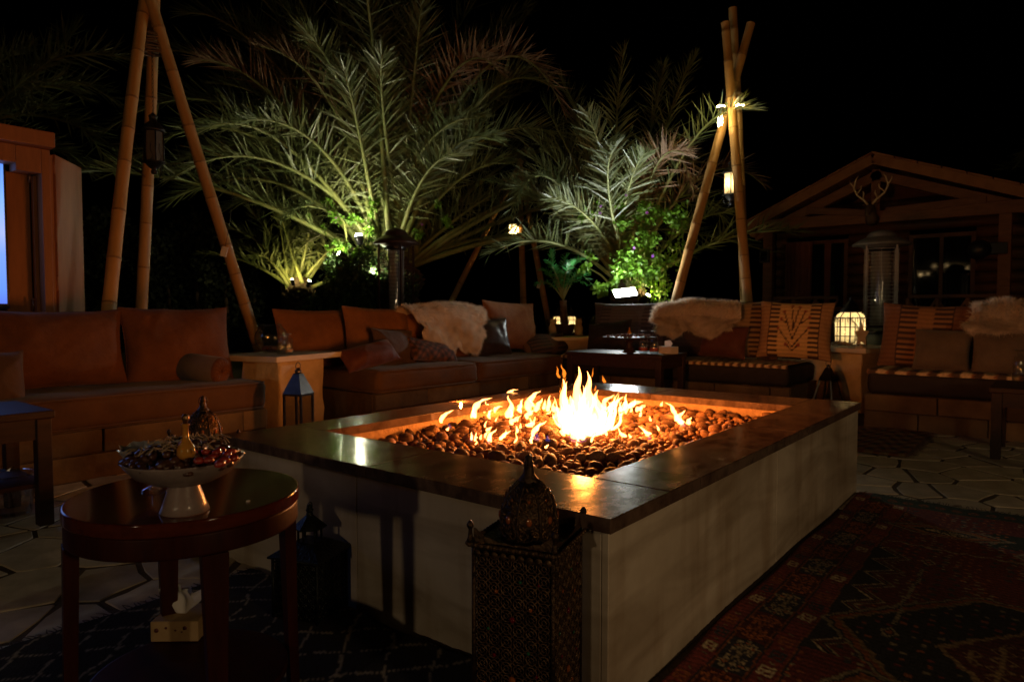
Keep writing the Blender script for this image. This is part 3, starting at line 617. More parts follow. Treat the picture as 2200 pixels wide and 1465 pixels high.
def seat(label, x0, x1, front, back, z0, z1, mtl, rz, seed, ox=0, oy=0):
    """seat cushion, in bench frame placed in the world by rz about (ox, oy)"""
    w_, d_, h_ = x1-x0, back-front, z1-z0; mb = roundbox(w_-.006, d_, h_, .055, puff=.012, seed=seed)
    M = Matrix.Rotation(rz, 3, 'Z') @ Vector(((x0+x1)/2, (front+back)/2, 0))
    t = thing('seat_cushion', label, 'seat cushion', (ox+M.x, oy+M.y, (z0+z1)/2), rz); mb.build('cover', mtl, t)
    pp = MB(); hx, hy = w_/2-.018, d_/2-.015
    for zz in (h_/2-.012, -h_/2+.012):
        pp.tube([(-hx-.008, -hy+.03, zz), (-hx+.03, -hy-.008, zz), (hx-.03, -hy-.008, zz), (hx+.008, -hy+.03, zz), (hx+.008, hy, zz), (-hx-.008, hy, zz)], .006, 6, closed=True)
    pp.build('piping', mtl, t); return t
LY, RX = 4.5, 6.5
bench('low stone bench under the big orange cushions beside the television cabinet', (.35, LY, 0), 0, 2.42, .95, .30, 1)
bench('low stone bench under the sofa cushions left of the fire, with a sheepskin on it', (3.78, LY+.02, 0), 0, 3.62, .95, .30, 2)
bench('low stone bench behind the dark coffee table, under the striped seat', (RX, 4.45, 0), -PI/2, 2.56, .95, .30, 3)
bench('low stone bench behind the kilim rug, right of the lit stone side table', (RX, 1.27, 0), -PI/2, 2.6, .95, .30, 4)
seat('long brown seat cushion under the two big orange back cushions by the television', .38, 2.78, LY-.03, LY+.9, .30, .50, 'seat_fabric', 0, 1)
seat('brown seat cushion in front of the dark rust pillows on the middle sofa', 3.80, 5.10, LY-.03, LY+.9, .30, .50, 'seat_fabric', 0, 2)
seat('brown seat cushion below the black leather pillow on the middle sofa', 5.11, 6.62, LY-.03, LY+.9, .30, .50, 'seat_fabric', 0, 3)
# striped flat-weave mattresses on the right benches
def stripe_top(length, seed):
    def f(u, v, n_):
        s = (u/.13+.15*math.sin(v*7+seed)) % 1; return (.60, .44, .26) if s < .55 else (.10, .055, .03)
    return f
def mattress(label, y1, y0, seed, per=.12):
    L_ = y1-y0; t = thing('seat_mattress', label, 'seat mattress', (RX-.02, (y0+y1)/2, .30), -PI/2)
    mb = roundbox(L_, .92, .19, .05, seed=seed, puff=.008, nz=.008); mb.v = [(a, b+.46, c_+.095) for a, b, c_ in mb.v]; mb.build('mattress', 'dark_cloth', t)
    n_, m_ = int(L_/.012), 30; prof = []
    U, Vv = np.meshgrid(np.linspace(-L_/2, L_/2, n_), np.linspace(0, 1, m_), indexing='ij'); u, v = U.ravel(), Vv.ravel()
    y = np.where(v < .12, -.012+.0*v, -.012+(v-.12)*.92/.88); z = np.where(v < .12, .175+v/.12*.03, .208+.004*np.sin(u*9)+.006*np.sin(u*52)*np.exp(-((v-.14)/.08)**2))
    s = (u/per+.06*np.sin(v*30)) % 1; c = np.where((s < .55)[:, None], np.array((.62, .45, .26)), np.array((.09, .05, .03)))
    c[(np.abs(s-.55) < .06)] = (.3, .12, .05)
    np_obj('striped_cover', np.stack([u, y, z], 1), grid_faces(n_, m_), 'kilim', t, col=c*(.8+.4*rng.random((u.size, 1)))); return t
mattress('striped seat mattress below the flowered cushion, behind the coffee table', 4.42, 1.91, 1, .075)
mattress('striped seat mattress with the two taupe pillows on it', 1.25, -1.3, 2, .15)
# ================================================================== CUSHIONS
def pillow_arrays(w_, h_, t_, seed, n_=34, m_=26, pinch=.07, wr=.028):
    a = np.sin(np.linspace(-PI/2, PI/2, n_)); b = np.sin(np.linspace(-PI/2, PI/2, m_)); A, B = np.meshgrid(a, b, indexing='ij')
    A_, B_ = A.ravel(), B.ravel()
    x = w_/2*A_*(1-pinch*(1-B_**2)*np.abs(A_)**3); z = h_/2*B_*(1-pinch*(1-A_**2)*np.abs(B_)**3)
    th = t_/2*np.clip((1-np.abs(A_)**2.6)*(1-np.abs(B_)**2.6), 0, 1)**.55
    low = 1+.22*np.exp(-((B_+.45)/.5)**2)-.12*np.clip(B_, 0, 1); th = th*low
    wv = np.array([noise.noise(Vector((p*5+seed*3.3, q_*5, seed)))*.6+.6*noise.noise(Vector((p*13+seed, q_*9+seed, 2.)))*abs(p*2/w_) for p, q_ in zip(x, z)])
    wv = wv-.9*np.array([max(0, .16-abs(noise.noise(Vector((p*3.1+seed*1.7, q_*4.3-seed, 5.)))))*4 for p, q_ in zip(x, z)])*(.35+.65*np.abs(A_*B_))
    env = np.clip(th/(t_/2)*2, 0, 1)
    fr = -th+wr*wv*env; bk = th-wr*wv*env
    z = z+.006*np.array([noise.noise(Vector((p*6+seed, 0, seed*2))) for p in x])
    V = np.concatenate([np.stack([x, fr, z], 1), np.stack([x, bk, z], 1)])
    F_ = grid_faces(n_, m_); return V, np.concatenate([F_, F_[:, ::-1]+n_*m_]), (A_+1)/2, (B_+1)/2
def pillow(label, cen, w_, h_, t_, rz, tilt, mtl, seed, fn=None, roll=0, cat='cushion', name='cushion', group=None, piping=None):
    n_, m_ = (92, 72) if fn is not None else (46, 34)
    V, F_, u, v = pillow_arrays(w_, h_, t_, seed, n_, m_)
    t = thing(name, label, cat, cen, rz, group); t.rotation_euler = (-tilt, roll, rz)
    c = None
    if fn is not None: c = np.concatenate([fn(u, v), fn(u, v)])
    np_obj('cover', V, F_, mtl, t, col=c)
    k = np.arange(n_*m_).reshape(n_, m_); loop = list(k[:, 0])+list(k[-1, 1:])+list(k[-2::-1, -1])+list(k[0, -2:0:-1])
    MB().tube([V[i] for i in loop], .0045, 5, closed=True).build('piping', piping or (mtl if mtl != 'kilim' else 'brown_cloth'), t)
    return t
def on_y(l, t, r_, b, y): p, q_ = PY((l), (t+b)/2, y), PY(r_, (t+b)/2, y); m_ = (l+r_)/2; return (PY(m_, t, y)+PY(m_, b, y))/2, abs(q_[0]-p[0]), abs(PY(m_, t, y)[2]-PY(m_, b, y)[2])
def on_x(l, t, r_, b, x): p, q_ = PX((l), (t+b)/2, x), PX(r_, (t+b)/2, x); m_ = (l+r_)/2; return (PX(m_, t, x)+PX(m_, b, x))/2, abs(q_[1]-p[1]), abs(PX(m_, t, x)[2]-PX(m_, b, x)[2])
def pil_y(label, box, y, t_, mtl, seed, tilt=.16, rz=0, roll=0, fn=None, **k):
    c, w_, h_ = on_y(*box, y); return pillow(label, c, w_*1.03, h_*1.04, t_, rz, tilt, mtl, seed, fn, roll, **k)
def pil_x(label, box, x, t_, mtl, seed, tilt=.16, rz=0, roll=0, fn=None, **k):
    c, w_, h_ = on_x(*box, x); return pillow(label, c, w_*1.03, h_*1.04, t_, rz-PI/2, tilt, mtl, seed, fn, roll, **k)
GB = 'big back cushions on the sofas'
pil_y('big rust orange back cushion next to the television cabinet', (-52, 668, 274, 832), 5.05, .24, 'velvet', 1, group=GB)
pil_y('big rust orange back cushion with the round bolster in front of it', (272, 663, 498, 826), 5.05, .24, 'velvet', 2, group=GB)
pil_y('dark brown cushion at the picture edge, in front of the big orange one', (-40, 756, 52, 884), 4.72, .16, 'brown_cloth', 3, tilt=.1)
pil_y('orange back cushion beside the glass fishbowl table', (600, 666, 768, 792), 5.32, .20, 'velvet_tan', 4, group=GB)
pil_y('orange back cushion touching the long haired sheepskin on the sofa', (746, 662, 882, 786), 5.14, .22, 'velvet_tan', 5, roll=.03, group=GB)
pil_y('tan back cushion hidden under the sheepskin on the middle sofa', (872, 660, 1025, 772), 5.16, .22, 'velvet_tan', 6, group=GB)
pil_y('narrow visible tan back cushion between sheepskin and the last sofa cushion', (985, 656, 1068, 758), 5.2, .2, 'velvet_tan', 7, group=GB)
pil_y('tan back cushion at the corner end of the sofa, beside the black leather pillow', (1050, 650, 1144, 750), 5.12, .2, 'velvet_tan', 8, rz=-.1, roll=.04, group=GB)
pil_y('floppy dark rust pillow lying on the sofa seat', (738, 736, 848, 790), 4.74, .17, 'rust_cloth', 9, tilt=.7, roll=-.15)
pil_y('plain brown square pillow standing on the sofa below the sheepskin', (806, 708, 890, 784), 4.86, .15, 'brown_cloth', 10, tilt=.3, roll=.07)
def dk(u, v):
    c = np.tile(np.array((.08, .035, .025)), (u.size, 1)); k = np.sin(u*40)*np.sin(v*25+np.sin(u*20)); c[k > .4] = (.16, .06, .035); c[k < -.5] = (.03, .02, .02); return c
pil_y('dark patterned pillow lying between brown pillow and sheepskin', (876, 722, 972, 784), 4.80, .15, 'kilim', 11, tilt=.8, roll=.12, fn=dk)
pil_y('shiny black leather pillow leaning on the sofa', (1014, 688, 1084, 764), 4.92, .13, 'leather', 12, tilt=.18, roll=-.08, rz=-.25)
def ladder(ground, bar, edge, u0=.14, u1=.28, sym=True, branch=None, nb=12, duty=.5):
    def f(u, v):
        c = np.tile(np.array(ground), (u.size, 1)); d = np.abs(u-.5)
        e_ = np.where(u < .5, u, 1-u)
        c[e_ < u0] = edge; m_ = (e_ >= u0) & (e_ < u1); k = (v*nb) % 1
        mm = m_ & (k < duty); c[mm] = bar
        c[(np.abs(e_-u0) < .008)] = bar
        c = c*(.85+.3*(np.sin(v*90)*.5+.5))[:, None]
        if branch:
            for (ax_, ay, bx, by) in branch:
                dx, dy = bx-ax_, by-ay; t = np.clip(((u-ax_)*dx+(v-ay)*dy)/(dx*dx+dy*dy), 0, 1); ds = np.hypot(u-ax_-t*dx, (v-ay-t*dy)*.8)
                c[ds < .008] = (.06, .025, .015)
                tip = np.hypot(u-bx, (v-by)*.8); c[(tip < .022)] = (.28, .06, .03)
        return c
    return f
BR = [(.5, .08, .5, .55), (.5, .3, .36, .8), (.5, .3, .64, .82), (.5, .45, .46, .92), (.5, .5, .56, .9), (.5, .18, .30, .5), (.5, .18, .70, .52), (.40, .6, .33, .66), (.6, .6, .70, .70), (.5, .12, .42, .22), (.5, .12, .58, .22)]
pil_x('dark blue grey flat-woven cushion with a frayed pale top edge, under the white floodlight', (1274, 652, 1428, 748), 7.2, .2, 'kilim', 20, fn=ladder((.10, .085, .10), (.05, .04, .05), (.075, .06, .075)), piping='taupe')
pil_x('small black cushion leaning in front of the blue grey cushion under the floodlight', (1262, 692, 1352, 762), 6.95, .15, 'dark_cloth', 21, tilt=.35, roll=-.12)
pil_x('dark cushion underneath the sheepskin behind the coffee table', (1420, 664, 1585, 768), 7.2, .2, 'kilim', 22, fn=ladder((.07, .04, .03), (.04, .02, .02), (.05, .03, .02)))
pil_x('brown velvet pillow below the sheepskin, beside the striped cushion', (1506, 700, 1602, 766), 6.9, .14, 'rust_cloth', 23, tilt=.2, roll=.06)
pil_x('kilim cushion with dark bars, between sheepskin and flowered cushion', (1520, 648, 1668, 768), 7.14, .18, 'kilim', 24, fn=ladder((.30, .19, .10), (.05, .025, .02), (.10, .05, .035), .12, .36), rz=.05)
pil_x('tan kilim cushion with branching flower stems between dark bars', (1632, 650, 1784, 770), 7.0, .22, 'kilim', 25, tilt=.2, rz=.12, roll=.03, fn=ladder((.62, .38, .15), (.07, .035, .02), (.40, .22, .10), .16, .30, branch=BR))
pil_x('brown kilim cushion with ladder stripes behind a taupe pillow', (1890, 656, 2086, 792), 7.05, .22, 'kilim', 26, roll=.05, fn=ladder((.30, .15, .065), (.06, .03, .02), (.20, .095, .05), .22, .42))
pil_x('dark cushion underneath the thick sheepskin at the picture edge', (2080, 664, 2300, 800), 7.05, .22, 'kilim', 27, fn=ladder((.07, .045, .03), (.04, .025, .02), (.06, .04, .03)))
pil_x('taupe pillow in front of the brown ladder striped kilim cushion', (1964, 710, 2084, 796), 6.80, .15, 'taupe', 28, tilt=.25, roll=.03, group='taupe pillows')
pil_x('taupe pillow standing below the thick sheepskin at the picture edge', (2088, 714, 2222, 806), 6.75, .15, 'taupe', 29, tilt=.25, group='taupe pillows')
c_, w_, h_ = on_x(1128, 710, 1222, 766, 7.35)
pil_y('dark kilim pillow in front of the table with the potted cycad', (1126, 714, 1222, 768), 5.0, .2, 'kilim', 30, tilt=.6, fn=ladder((.10, .05, .03), (.03, .02, .015), (.13, .07, .04), .05, .45, nb=7))
# bolster with a pleated end
e0, e1 = PY(476, 797, 4.66), PY(410, 788, 4.90); ax_ = Vector(e1-e0); Lb = ax_.length*1.25
t = thing('bolster', 'round bolster cushion with a pleated rosette end, lying on the brown seat', 'bolster', e0); t.rotation_euler = ax_.to_track_quat('Z', 'Y').to_euler()
rb = .098
MB().shell([(rb*.90, -.002), (rb, .018), (rb*1.01, Lb*.5), (rb, Lb-.02), (rb*.88, Lb), (rb*.4, Lb+.012), (.001, Lb+.014)], 32).build('cover', 'taupe', t)
MB().shell([(.004, -.004), (.012, -.008), (rb*.35, -.020), (rb*.75, -.018), (rb*.95, -.002), (rb*.98, .014)], 72).build('pleated_end', 'velvet', t)
ro = [o for o in t.children if o.name.startswith('pleated')][0]
for i, vv in enumerate(ro.data.vertices):
    a = math.atan2(vv.co.y, vv.co.x); r2 = math.hypot(vv.co.x, vv.co.y)/rb; vv.co.z += .007*math.sin(a*18)*min(1, r2*2.2)*(1.05-r2)
MB().ball((0, 0, -.012), .012, 10, 6).build('button', 'velvet', t)
# sheepskins: hide draped over a cushion, with real wool locks
def sheepskin(label, cen, w_, h_, rz, seed, n=26000, thick=.15, ll=.055, out=None):
    q_ = np.random.default_rng(seed); t = thing('sheepskin', label, 'sheepskin', cen, rz)
    def surf(u, s):     # u -1..1 across, s 0..1 from the lower front edge over the top to the back
        lim = 1+.10*np.sin(s*9+seed)+.06*np.sin(s*17+seed*2)
        if out is not None: lim = lim*np.interp(s, np.linspace(0, 1, len(out)), out)
        wav = .06*np.sin(u*6+seed)+.05*np.sin(u*11+seed*1.7)
        x = u*w_/2*lim; ang = np.clip((s-.62)/.24, 0, 1)*PI
        z = np.where(s < .62, -h_/2+wav*h_*(1-s/.62)+(s/.62)*(h_-thick*.55), h_/2-thick*.55+np.sin(ang)*thick*.5)
        z = np.where(s > .86, h_/2-thick*.55-(s-.86)*h_*.9, z)
        y = np.where(s < .62, -thick*.5-.05*(1-s/.62)+.02*np.sin(u*5+s*6), -np.cos(ang)*thick*.5)
        z = z+.02*np.sin(u*4+seed)*s-.05*h_*np.abs(u)**3*s
        return np.stack([x, y, z], -1)
    U, S = np.meshgrid(np.linspace(-1, 1, 30), np.linspace(0, 1, 30), indexing='ij'); V = surf(U.ravel(), S.ravel())
    np_obj('hide', V, grid_faces(30, 30), 'hide', t)
    u = q_.uniform(-1, 1, n); s = q_.uniform(0, 1, n)**.9; p = surf(u, s); e_ = 1e-3
    du, ds = surf(u+e_, s)-p, surf(u, s+e_)-p; nn = np.cross(du, ds); nn /= np.linalg.norm(nn, axis=1)[:, None]+1e-12
    cl = np.stack([np.sin(u*23+s*9+seed), np.sin(u*17-s*21), np.sin(s*31+u*7)], 1)*.22
    d = nn*1.0+np.array((0, 0, -.55))+cl+q_.normal(0, .20, (n, 3)); d /= np.linalg.norm(d, axis=1)[:, None]
    L_ = ll*q_.uniform(.6, 1.3, n)[:, None]; sd = np.cross(d, nn+q_.normal(0, .3, (n, 3))); sd /= np.linalg.norm(sd, axis=1)[:, None]+1e-9
    wd = q_.uniform(.0010, .0019, n)[:, None]; mid = p+d*L_*.5; tip = p+d*L_+np.array((0, 0, -.012))+cl*.012
    V = np.stack([p-sd*wd, p+sd*wd, mid+sd*wd*.8, mid-sd*wd*.8, tip], 1).reshape(-1, 3); k = np.arange(n)*5
    F_ = np.stack([k, k+1, k+2, k+3], 1).tolist()+np.stack([k+3, k+2, k+4], 1).tolist()
    f = np_obj('fleece', V, F_, 'fleece', t); f['kind'] = 'stuff'; return t
c_, w_, h_ = on_y(872, 652, 1030, 752, 5.02); sheepskin('long haired cream sheepskin draped over the middle sofa, above the brown pillow', c_, w_*.92, h_, .0, 1, 34000, .30, .05, [.55, .8, 1, .98, 1, .95])
c_, w_, h_ = on_x(1412, 646, 1596, 716, 7.05); sheepskin('cream sheepskin hanging over the cushions behind the coffee table', c_, w_*.95, h_, -PI/2, 2, 34000, .30, .055, [.75, .95, 1, .95, .95, .9])
c_, w_, h_ = on_x(2080, 648, 2300, 716, 6.98); sheepskin('thick white sheepskin at the picture edge above the taupe pillows', c_, w_*.95, h_, -PI/2, 3, 32000, .28, .06, [.9, 1, 1, 1, 1, .95])

# ================================================================== TABLES
def stone_table(label, cen, rz, w_, d_, z, pw, pd):
    t = thing('side_table', label, 'side table', (cen[0], cen[1], 0), rz)
    mb = MB().box(-w_/2, w_/2, -d_/2, d_/2, z-.045, z); mb.build('table_top', 'slab_stone', t, bev=.006)
    rb_ = roundbox(pw, pd, z-.05, .02, nz=.010, seed=w_*10); rb_.v = [(a, b, c_+(z-.05)/2+.003) for a, b, c_ in rb_.v]; rb_.build('pedestal', 'sandstone', t); return t
TLz, TRz = .66, .65
stone_table('stone side table with a glass fishbowl between the two sofas', (3.24, 4.98), .26, .84, .62, TLz, .54, .40)
stone_table('stone side table carrying the brightly lit lantern', (7.62, 1.68), -1.86, .86, .84, TRz, .64, .55)
ct = PD(1218, 722, 9.0); CTz = float(ct[2])
stone_table('stone corner table carrying the potted cycad and two small lit lanterns', ct, -.75, .80, .80, CTz, .66, .55)
def legs_table(label, x0, x1, y0, y1, z, name='coffee_table', shelf=None, leg=.06, m_='dark_wood'):
    t = thing(name, label, 'table', ((x0+x1)/2, (y0+y1)/2, 0)); a, b = (x1-x0)/2, (y1-y0)/2
    MB().box(-a, a, -b, b, z-.035, z).build('table_top', m_, t, bev=.006)
    ap = MB(); ap.box(-a+.02, a-.02, -b+.02, -b+.04, z-.13, z-.036); ap.box(-a+.02, a-.02, b-.04, b-.02, z-.13, z-.036); ap.box(-a+.02, -a+.04, -b+.041, b-.041, z-.13, z-.036); ap.box(a-.04, a-.02, -b+.041, b-.041, z-.13, z-.036); ap.build('apron', m_, t)
    for i in (-1, 1):
        for j in (-1, 1): MB().box(i*(a-.012)-(leg if i > 0 else 0), i*(a-.012)+(0 if i > 0 else leg), j*(b-.012)-(leg if j > 0 else 0), j*(b-.012)+(0 if j > 0 else leg), .022, z-.037).build('leg', m_, t, bev=.004)
    if shelf: MB().box(-a+.03, a-.03, -b+.03, b-.03, shelf, shelf+.02).build('shelf', m_, t, bev=.003)
    return t
CZ = .60
legs_table('long dark wooden coffee table with two bottles, behind the flames', 5.72, 6.28, 2.80, 3.86, CZ)
legs_table('dark wooden table at the picture edge with one glass bottle on it', 5.50, 6.12, -.55, .33, .50)
legs_table('dark wooden table at the picture edge below the big orange cushion', .50, 1.14, 3.58, 4.12, .55, shelf=.2)
# round mahogany table in the foreground
TC, TZ, TRr = np.array((.757, 1.56)), .572, .246
rt = thing('round_table', 'round glossy mahogany table with a lower shelf, holding the fruit bowl', 'table', (TC[0], TC[1], .012))
MB().lathe([(0.0001, TZ-.030), (TRr-.005, TZ-.030), (TRr-.003, TZ-.030), (TRr, TZ-.027), (TRr, TZ-.025), (TRr, TZ-.005), (TRr, TZ-.0035), (TRr-.001, TZ-.001), (TRr-.0035, TZ), (TRr-.005, TZ), (.0001, TZ)], 96).build('table_top', 'mahogany', rt)
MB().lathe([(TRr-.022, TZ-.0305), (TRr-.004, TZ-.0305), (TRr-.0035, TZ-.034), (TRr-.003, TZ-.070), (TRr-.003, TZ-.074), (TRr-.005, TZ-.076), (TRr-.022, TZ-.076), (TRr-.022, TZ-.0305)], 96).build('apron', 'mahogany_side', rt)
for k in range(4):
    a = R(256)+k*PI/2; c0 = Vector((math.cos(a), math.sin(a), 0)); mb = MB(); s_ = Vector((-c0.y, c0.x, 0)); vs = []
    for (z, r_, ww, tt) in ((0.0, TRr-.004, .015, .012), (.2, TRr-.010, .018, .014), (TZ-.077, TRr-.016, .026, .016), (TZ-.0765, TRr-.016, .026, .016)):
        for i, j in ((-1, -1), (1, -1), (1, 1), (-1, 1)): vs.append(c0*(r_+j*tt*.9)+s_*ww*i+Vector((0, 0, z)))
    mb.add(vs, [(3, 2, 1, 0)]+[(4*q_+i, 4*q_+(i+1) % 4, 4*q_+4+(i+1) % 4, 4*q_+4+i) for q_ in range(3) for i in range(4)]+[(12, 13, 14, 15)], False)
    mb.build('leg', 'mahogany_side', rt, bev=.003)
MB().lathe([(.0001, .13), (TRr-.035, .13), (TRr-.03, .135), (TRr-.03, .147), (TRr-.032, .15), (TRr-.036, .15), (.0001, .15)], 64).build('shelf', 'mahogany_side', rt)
TZW = TZ+.012
# frosted pedestal bowl with dried fruit
bp = PZ(397, 1097, TZW+.001); bd = float((bp-CAM) @ FW); kx = bd/FPX*.915
bowl = thing('pedestal_bowl', 'frosted glass bowl on a flared foot, heaped with dark dried fruit', 'bowl', bp)
zr = .110; RB = 131*kx
MB().shell([(.046, 0), (.048, .002), (.041, .02), (.029, .056)], 40).build('foot', 'frosted', bowl)
MB().shell([(.0005, .054), (.031, .056), (.060, .064), (.092, .080), (RB*.94, .100), (RB, zr), (RB+.001, zr+.003), (RB-.004, zr+.002), (RB*.90, .102), (.084, .086), (.05, .074), (.0005, .07)], 56).build('dish', 'frosted', bowl)
q = random.Random(5); hp = MB(); hs = MB()
for i in range(230):
    a, r_ = q.uniform(0, 2*PI), RB*.93*math.sqrt(q.random()); zz = .102+.028*(1-(r_/RB)**2)+q.uniform(-.008, .008)
    b0 = len(hp.v); s_ = q.uniform(.007, .013); hp.ball((0, 0, 0), s_, 7, 5, (1.5, q.uniform(.7, 1), q.uniform(.6, .9)))
    for i2 in range(b0, len(hp.v)): p = Vector(hp.v[i2]); hp.v[i2] = tuple(p*(1+.25*noise.noise(p*90+Vector((i, 0, 0)))))
    hp.xf(Matrix.Translation((r_*math.cos(a), r_*math.sin(a), zz)) @ Matrix.Rotation(q.uniform(0, 6), 4, 'Z') @ Matrix.Rotation(q.uniform(-.6, .6), 4, 'X'), b0)
tag(hp.build('dried_fruit', 'fruit_dark', None, bp), 'heap of dark glossy dates and dried fruit filling the frosted bowl', 'dried fruit', kind='stuff')
for i in range(70):
    a, r_ = q.uniform(0, 2*PI), RB*.8*math.sqrt(q.random()); z0 = .136+.012*(1-(r_/RB)**2); x, y = r_*math.cos(a), r_*math.sin(a); l = q.uniform(.015, .04); b = q.uniform(0, 6)
    hs.tube([(x, y, z0), (x+l*.5*math.cos(b), y+l*.5*math.sin(b), z0+q.uniform(0, .008)), (x+l*math.cos(b), y+l*math.sin(b), z0-.003)], .0011, 4)
tag(hs.build('coconut_shreds', 'shreds', None, bp), 'pale shredded strands strewn over the dark dried fruit', 'shreds', kind='stuff')
rx = Vector(RT)
for i, (px, py) in enumerate(((480, 962), (492, 972), (470, 968), (500, 966), (462, 978), (486, 985), (446, 968), (452, 984), (505, 980), (432, 985), (476, 992), (420, 968))):
    p = PZ(px-4, py+4, bp[2]+.130); mb = MB().ball((0, 0, 0), .0092, 9, 6, (1.2, .9, .75)); mb.v = [tuple(Vector(x)*(1+.3*noise.noise(Vector(x)*120+Vector((i*5, 0, 0))))) for x in mb.v]
    o = mb.build('candied_fruit', 'fruit_red', None, p); tag(o, 'red glistening candied fruit piled on one side of the frosted bowl', 'fruit', 'red candied fruit in the bowl')
p = PZ(400, 985, bp[2]+.124); am = thing('oil_bottle', 'amber glass flask with a slender neck standing in the fruit bowl', 'bottle', p)
MB().lathe([(.0005, 0), (.014, .001), (.018, .010), (.0165, .022), (.010, .034), (.0062, .041), (.0056, .064), (.0075, .066), (.0075, .069), (.005, .070)], 24).build('body', 'amber', am)
MB().lathe([(.004, .070), (.005, .076), (.0075, .080), (.0055, .087), (.0005, .090)], 16).build('stopper', 'brass', am)
# small glass dish in crinkled film behind the bowl
gp = PZ(333, 1052, TZW+.001); gd = thing('glass_dish', 'cut glass footed dish wrapped in crinkled silver film, behind the frosted bowl', 'dish', gp)
MB().shell([(.030, 0), (.031, .004), (.022, .008), (.007, .016), (.007, .055), (.02, .066), (.05, .080), (.072, .105)], 20).build('dish', 'clear_glass', gd)
V = []; NU, NV = 44, 12
for i in range(NU):
    a = 2*PI*i/NU
    for j in range(NV):
        s = j/(NV-1); r_ = .018+.066*s**.8; z = .078+.050*s**1.3+.028*(s > .75)*(s-.75)*4*.5; k = .010*noise.noise(Vector((math.cos(a)*4.5, math.sin(a)*4.5, s*6)))*s+.006*noise.noise(Vector((math.cos(a)*11, math.sin(a)*11, s*9)))
        V.append(((r_+k*1.4)*math.cos(a), (r_+k*1.4)*math.sin(a), z+k*1.3))
fs = [(i*NV+j, ((i+1) % NU)*NV+j, ((i+1) % NU)*NV+j+1, i*NV+j+1) for i in range(NU) for j in range(NV-1)]
MB().add(V, fs, False).build('crinkled_film', 'foil', gd)
gd.scale = (.9, .9, .72)
# tissue box on the lower shelf
p = PZ(372, 1379, .164); tb = thing('tissue_box', 'small cardboard tissue box with one tissue sticking out, on the table shelf', 'tissue box', p, YAW-PI/2+.02)
ca_ = MB().box(-.058, .062, .002, .115, 0, .052).build('carton', 'card', tb, bev=.002, seg=1)
dm = MB()
for (x, z, r_) in ((-.042, .03, .0055), (-.018, .036, .003), (.006, .030, .0025), (.030, .036, .005), (.022, .026, .002)): dm.lathe([(.0001, 0), (r_, 0), (r_, .0012), (.0001, .0012)], 12).xf(Matrix.Translation((x, .0015, z)) @ Matrix.Rotation(PI/2, 4, 'X'), len(dm.v)-48)
dm.build('printed_dots', 'maroon', ca_)
ts_ = MB()
for (lean, wd, hh, yy, sd) in ((-.022, .034, .078, .050, 1), (.024, .026, .058, .066, 4)):
    V = []
    for i in range(14):
        for j in range(9):
            u_, v_ = i/13-.5, j/8; wv = noise.noise(Vector((u_*5, v_*3, sd)))
            V.append((u_*2*wd*(.35+.9*math.sin(min(1, v_*1.25)*PI*.62))+lean*v_**1.3+.004*wv*v_, yy+.014*math.sin(u_*9+sd)*v_+.010*noise.noise(Vector((u_*6, v_*3, sd+7.)))*v_, .0525+hh*(v_-.45*abs(u_)**1.5*v_+.10*noise.noise(Vector((u_*2.5, 0, sd+3.)))*v_**2)))
    ts_.add(V, grid_faces(14, 9).tolist())
ts_.build('tissue', 'tissue', tb)
MB().ball((0, 0, .002), .004, 6, 4, (1.4, 1, .6)).build('crumb', 'tissue', None, PZ(533, 1078, TZW)); tag(bpy.data.objects['crumb'], 'tiny white crumb on the bare glossy part of the round table', 'crumb')

# glassware and bottles
def fishbowl(label, cen, r_, fill):
    t = thing('fishbowl', label, 'glass bowl', cen)
    pr = [(r_*.45, .002)]+[(r_*math.cos(a), r_*.90+r_*.9*math.sin(a)) for a in np.linspace(-1.05, 1.0, 14)]+[(r_*.60, r_*1.70)]
    MB().shell([(.0005, .002)]+pr, 36).build('glass', 'clear_glass', t)
    MB().tube([(r_*.6*math.cos(a), r_*.6*math.sin(a), r_*1.70) for a in np.linspace(0, 2*PI, 33)[:-1]], .004, 6, closed=True).build('rim', 'clear_glass', t)
    q_ = random.Random(int(r_*1000)); mb = MB()
    for i in range(30):
        a, rr = q_.uniform(0, 6.3), r_*.62*math.sqrt(q_.random()); mb.ball((rr*math.cos(a), rr*math.sin(a), .03+q_.uniform(0, r_*.16)*(1-rr/r_*.6)), q_.uniform(.012, .024), 6, 4, (1, .8, .6))
    o = mb.build('filling', fill, t); o['kind'] = 'stuff'; return t
p = PZ(584, 757, TLz); fishbowl('round glass fishbowl with dark filling, on the side table by the bamboo foot', p, .135, 'rust_cloth')
p = PZ(1806, 746, TRz); fishbowl('round glass fishbowl standing in front of the brightly lit lantern', p, .165, 'figurine')
def bottle(label, cen, h_, r_, lab=None, name='bottle', group=None, neck=.35):
    t = thing(name, label, 'bottle', cen, 0, group)
    MB().shell([(.0005, .002), (r_*.92, .002), (r_, .008), (r_, h_*(1-neck)), (r_*.85, h_*(1-neck*.75)), (r_*.38, h_*(1-neck*.5)), (r_*.34, h_*.95), (r_*.5, h_*.955), (r_*.5, h_*.975), (r_*.3, h_*.975)], 20).build('glass', 'clear_glass', t)
    MB().lathe([(r_*.30, h_*.976), (r_*.75, h_*.98), (r_*.75, h_), (.0005, h_)], 16).build('cap', 'steel', t)
    MB().lathe([(.0005, .006), (r_*.9, .006), (r_*.9, h_*(1-neck)*.8), (.0005, h_*(1-neck)*.8)], 20).build('contents', 'clear_glass', t)
    if lab: MB().shell([(r_*1.01, h_*.12), (r_*1.01, h_*.26)], 20).build('label_band', lab, t)
    return t
bottle('clear glass bottle nearest the cake stand on the coffee table', PZ(1382, 759, CZ), .215, .040, 'label_red', group='glass bottles on the coffee table')
bottle('clear glass bottle nearest the tissue box on the coffee table', PZ(1405, 760, CZ), .215, .040, 'label_red', group='glass bottles on the coffee table')
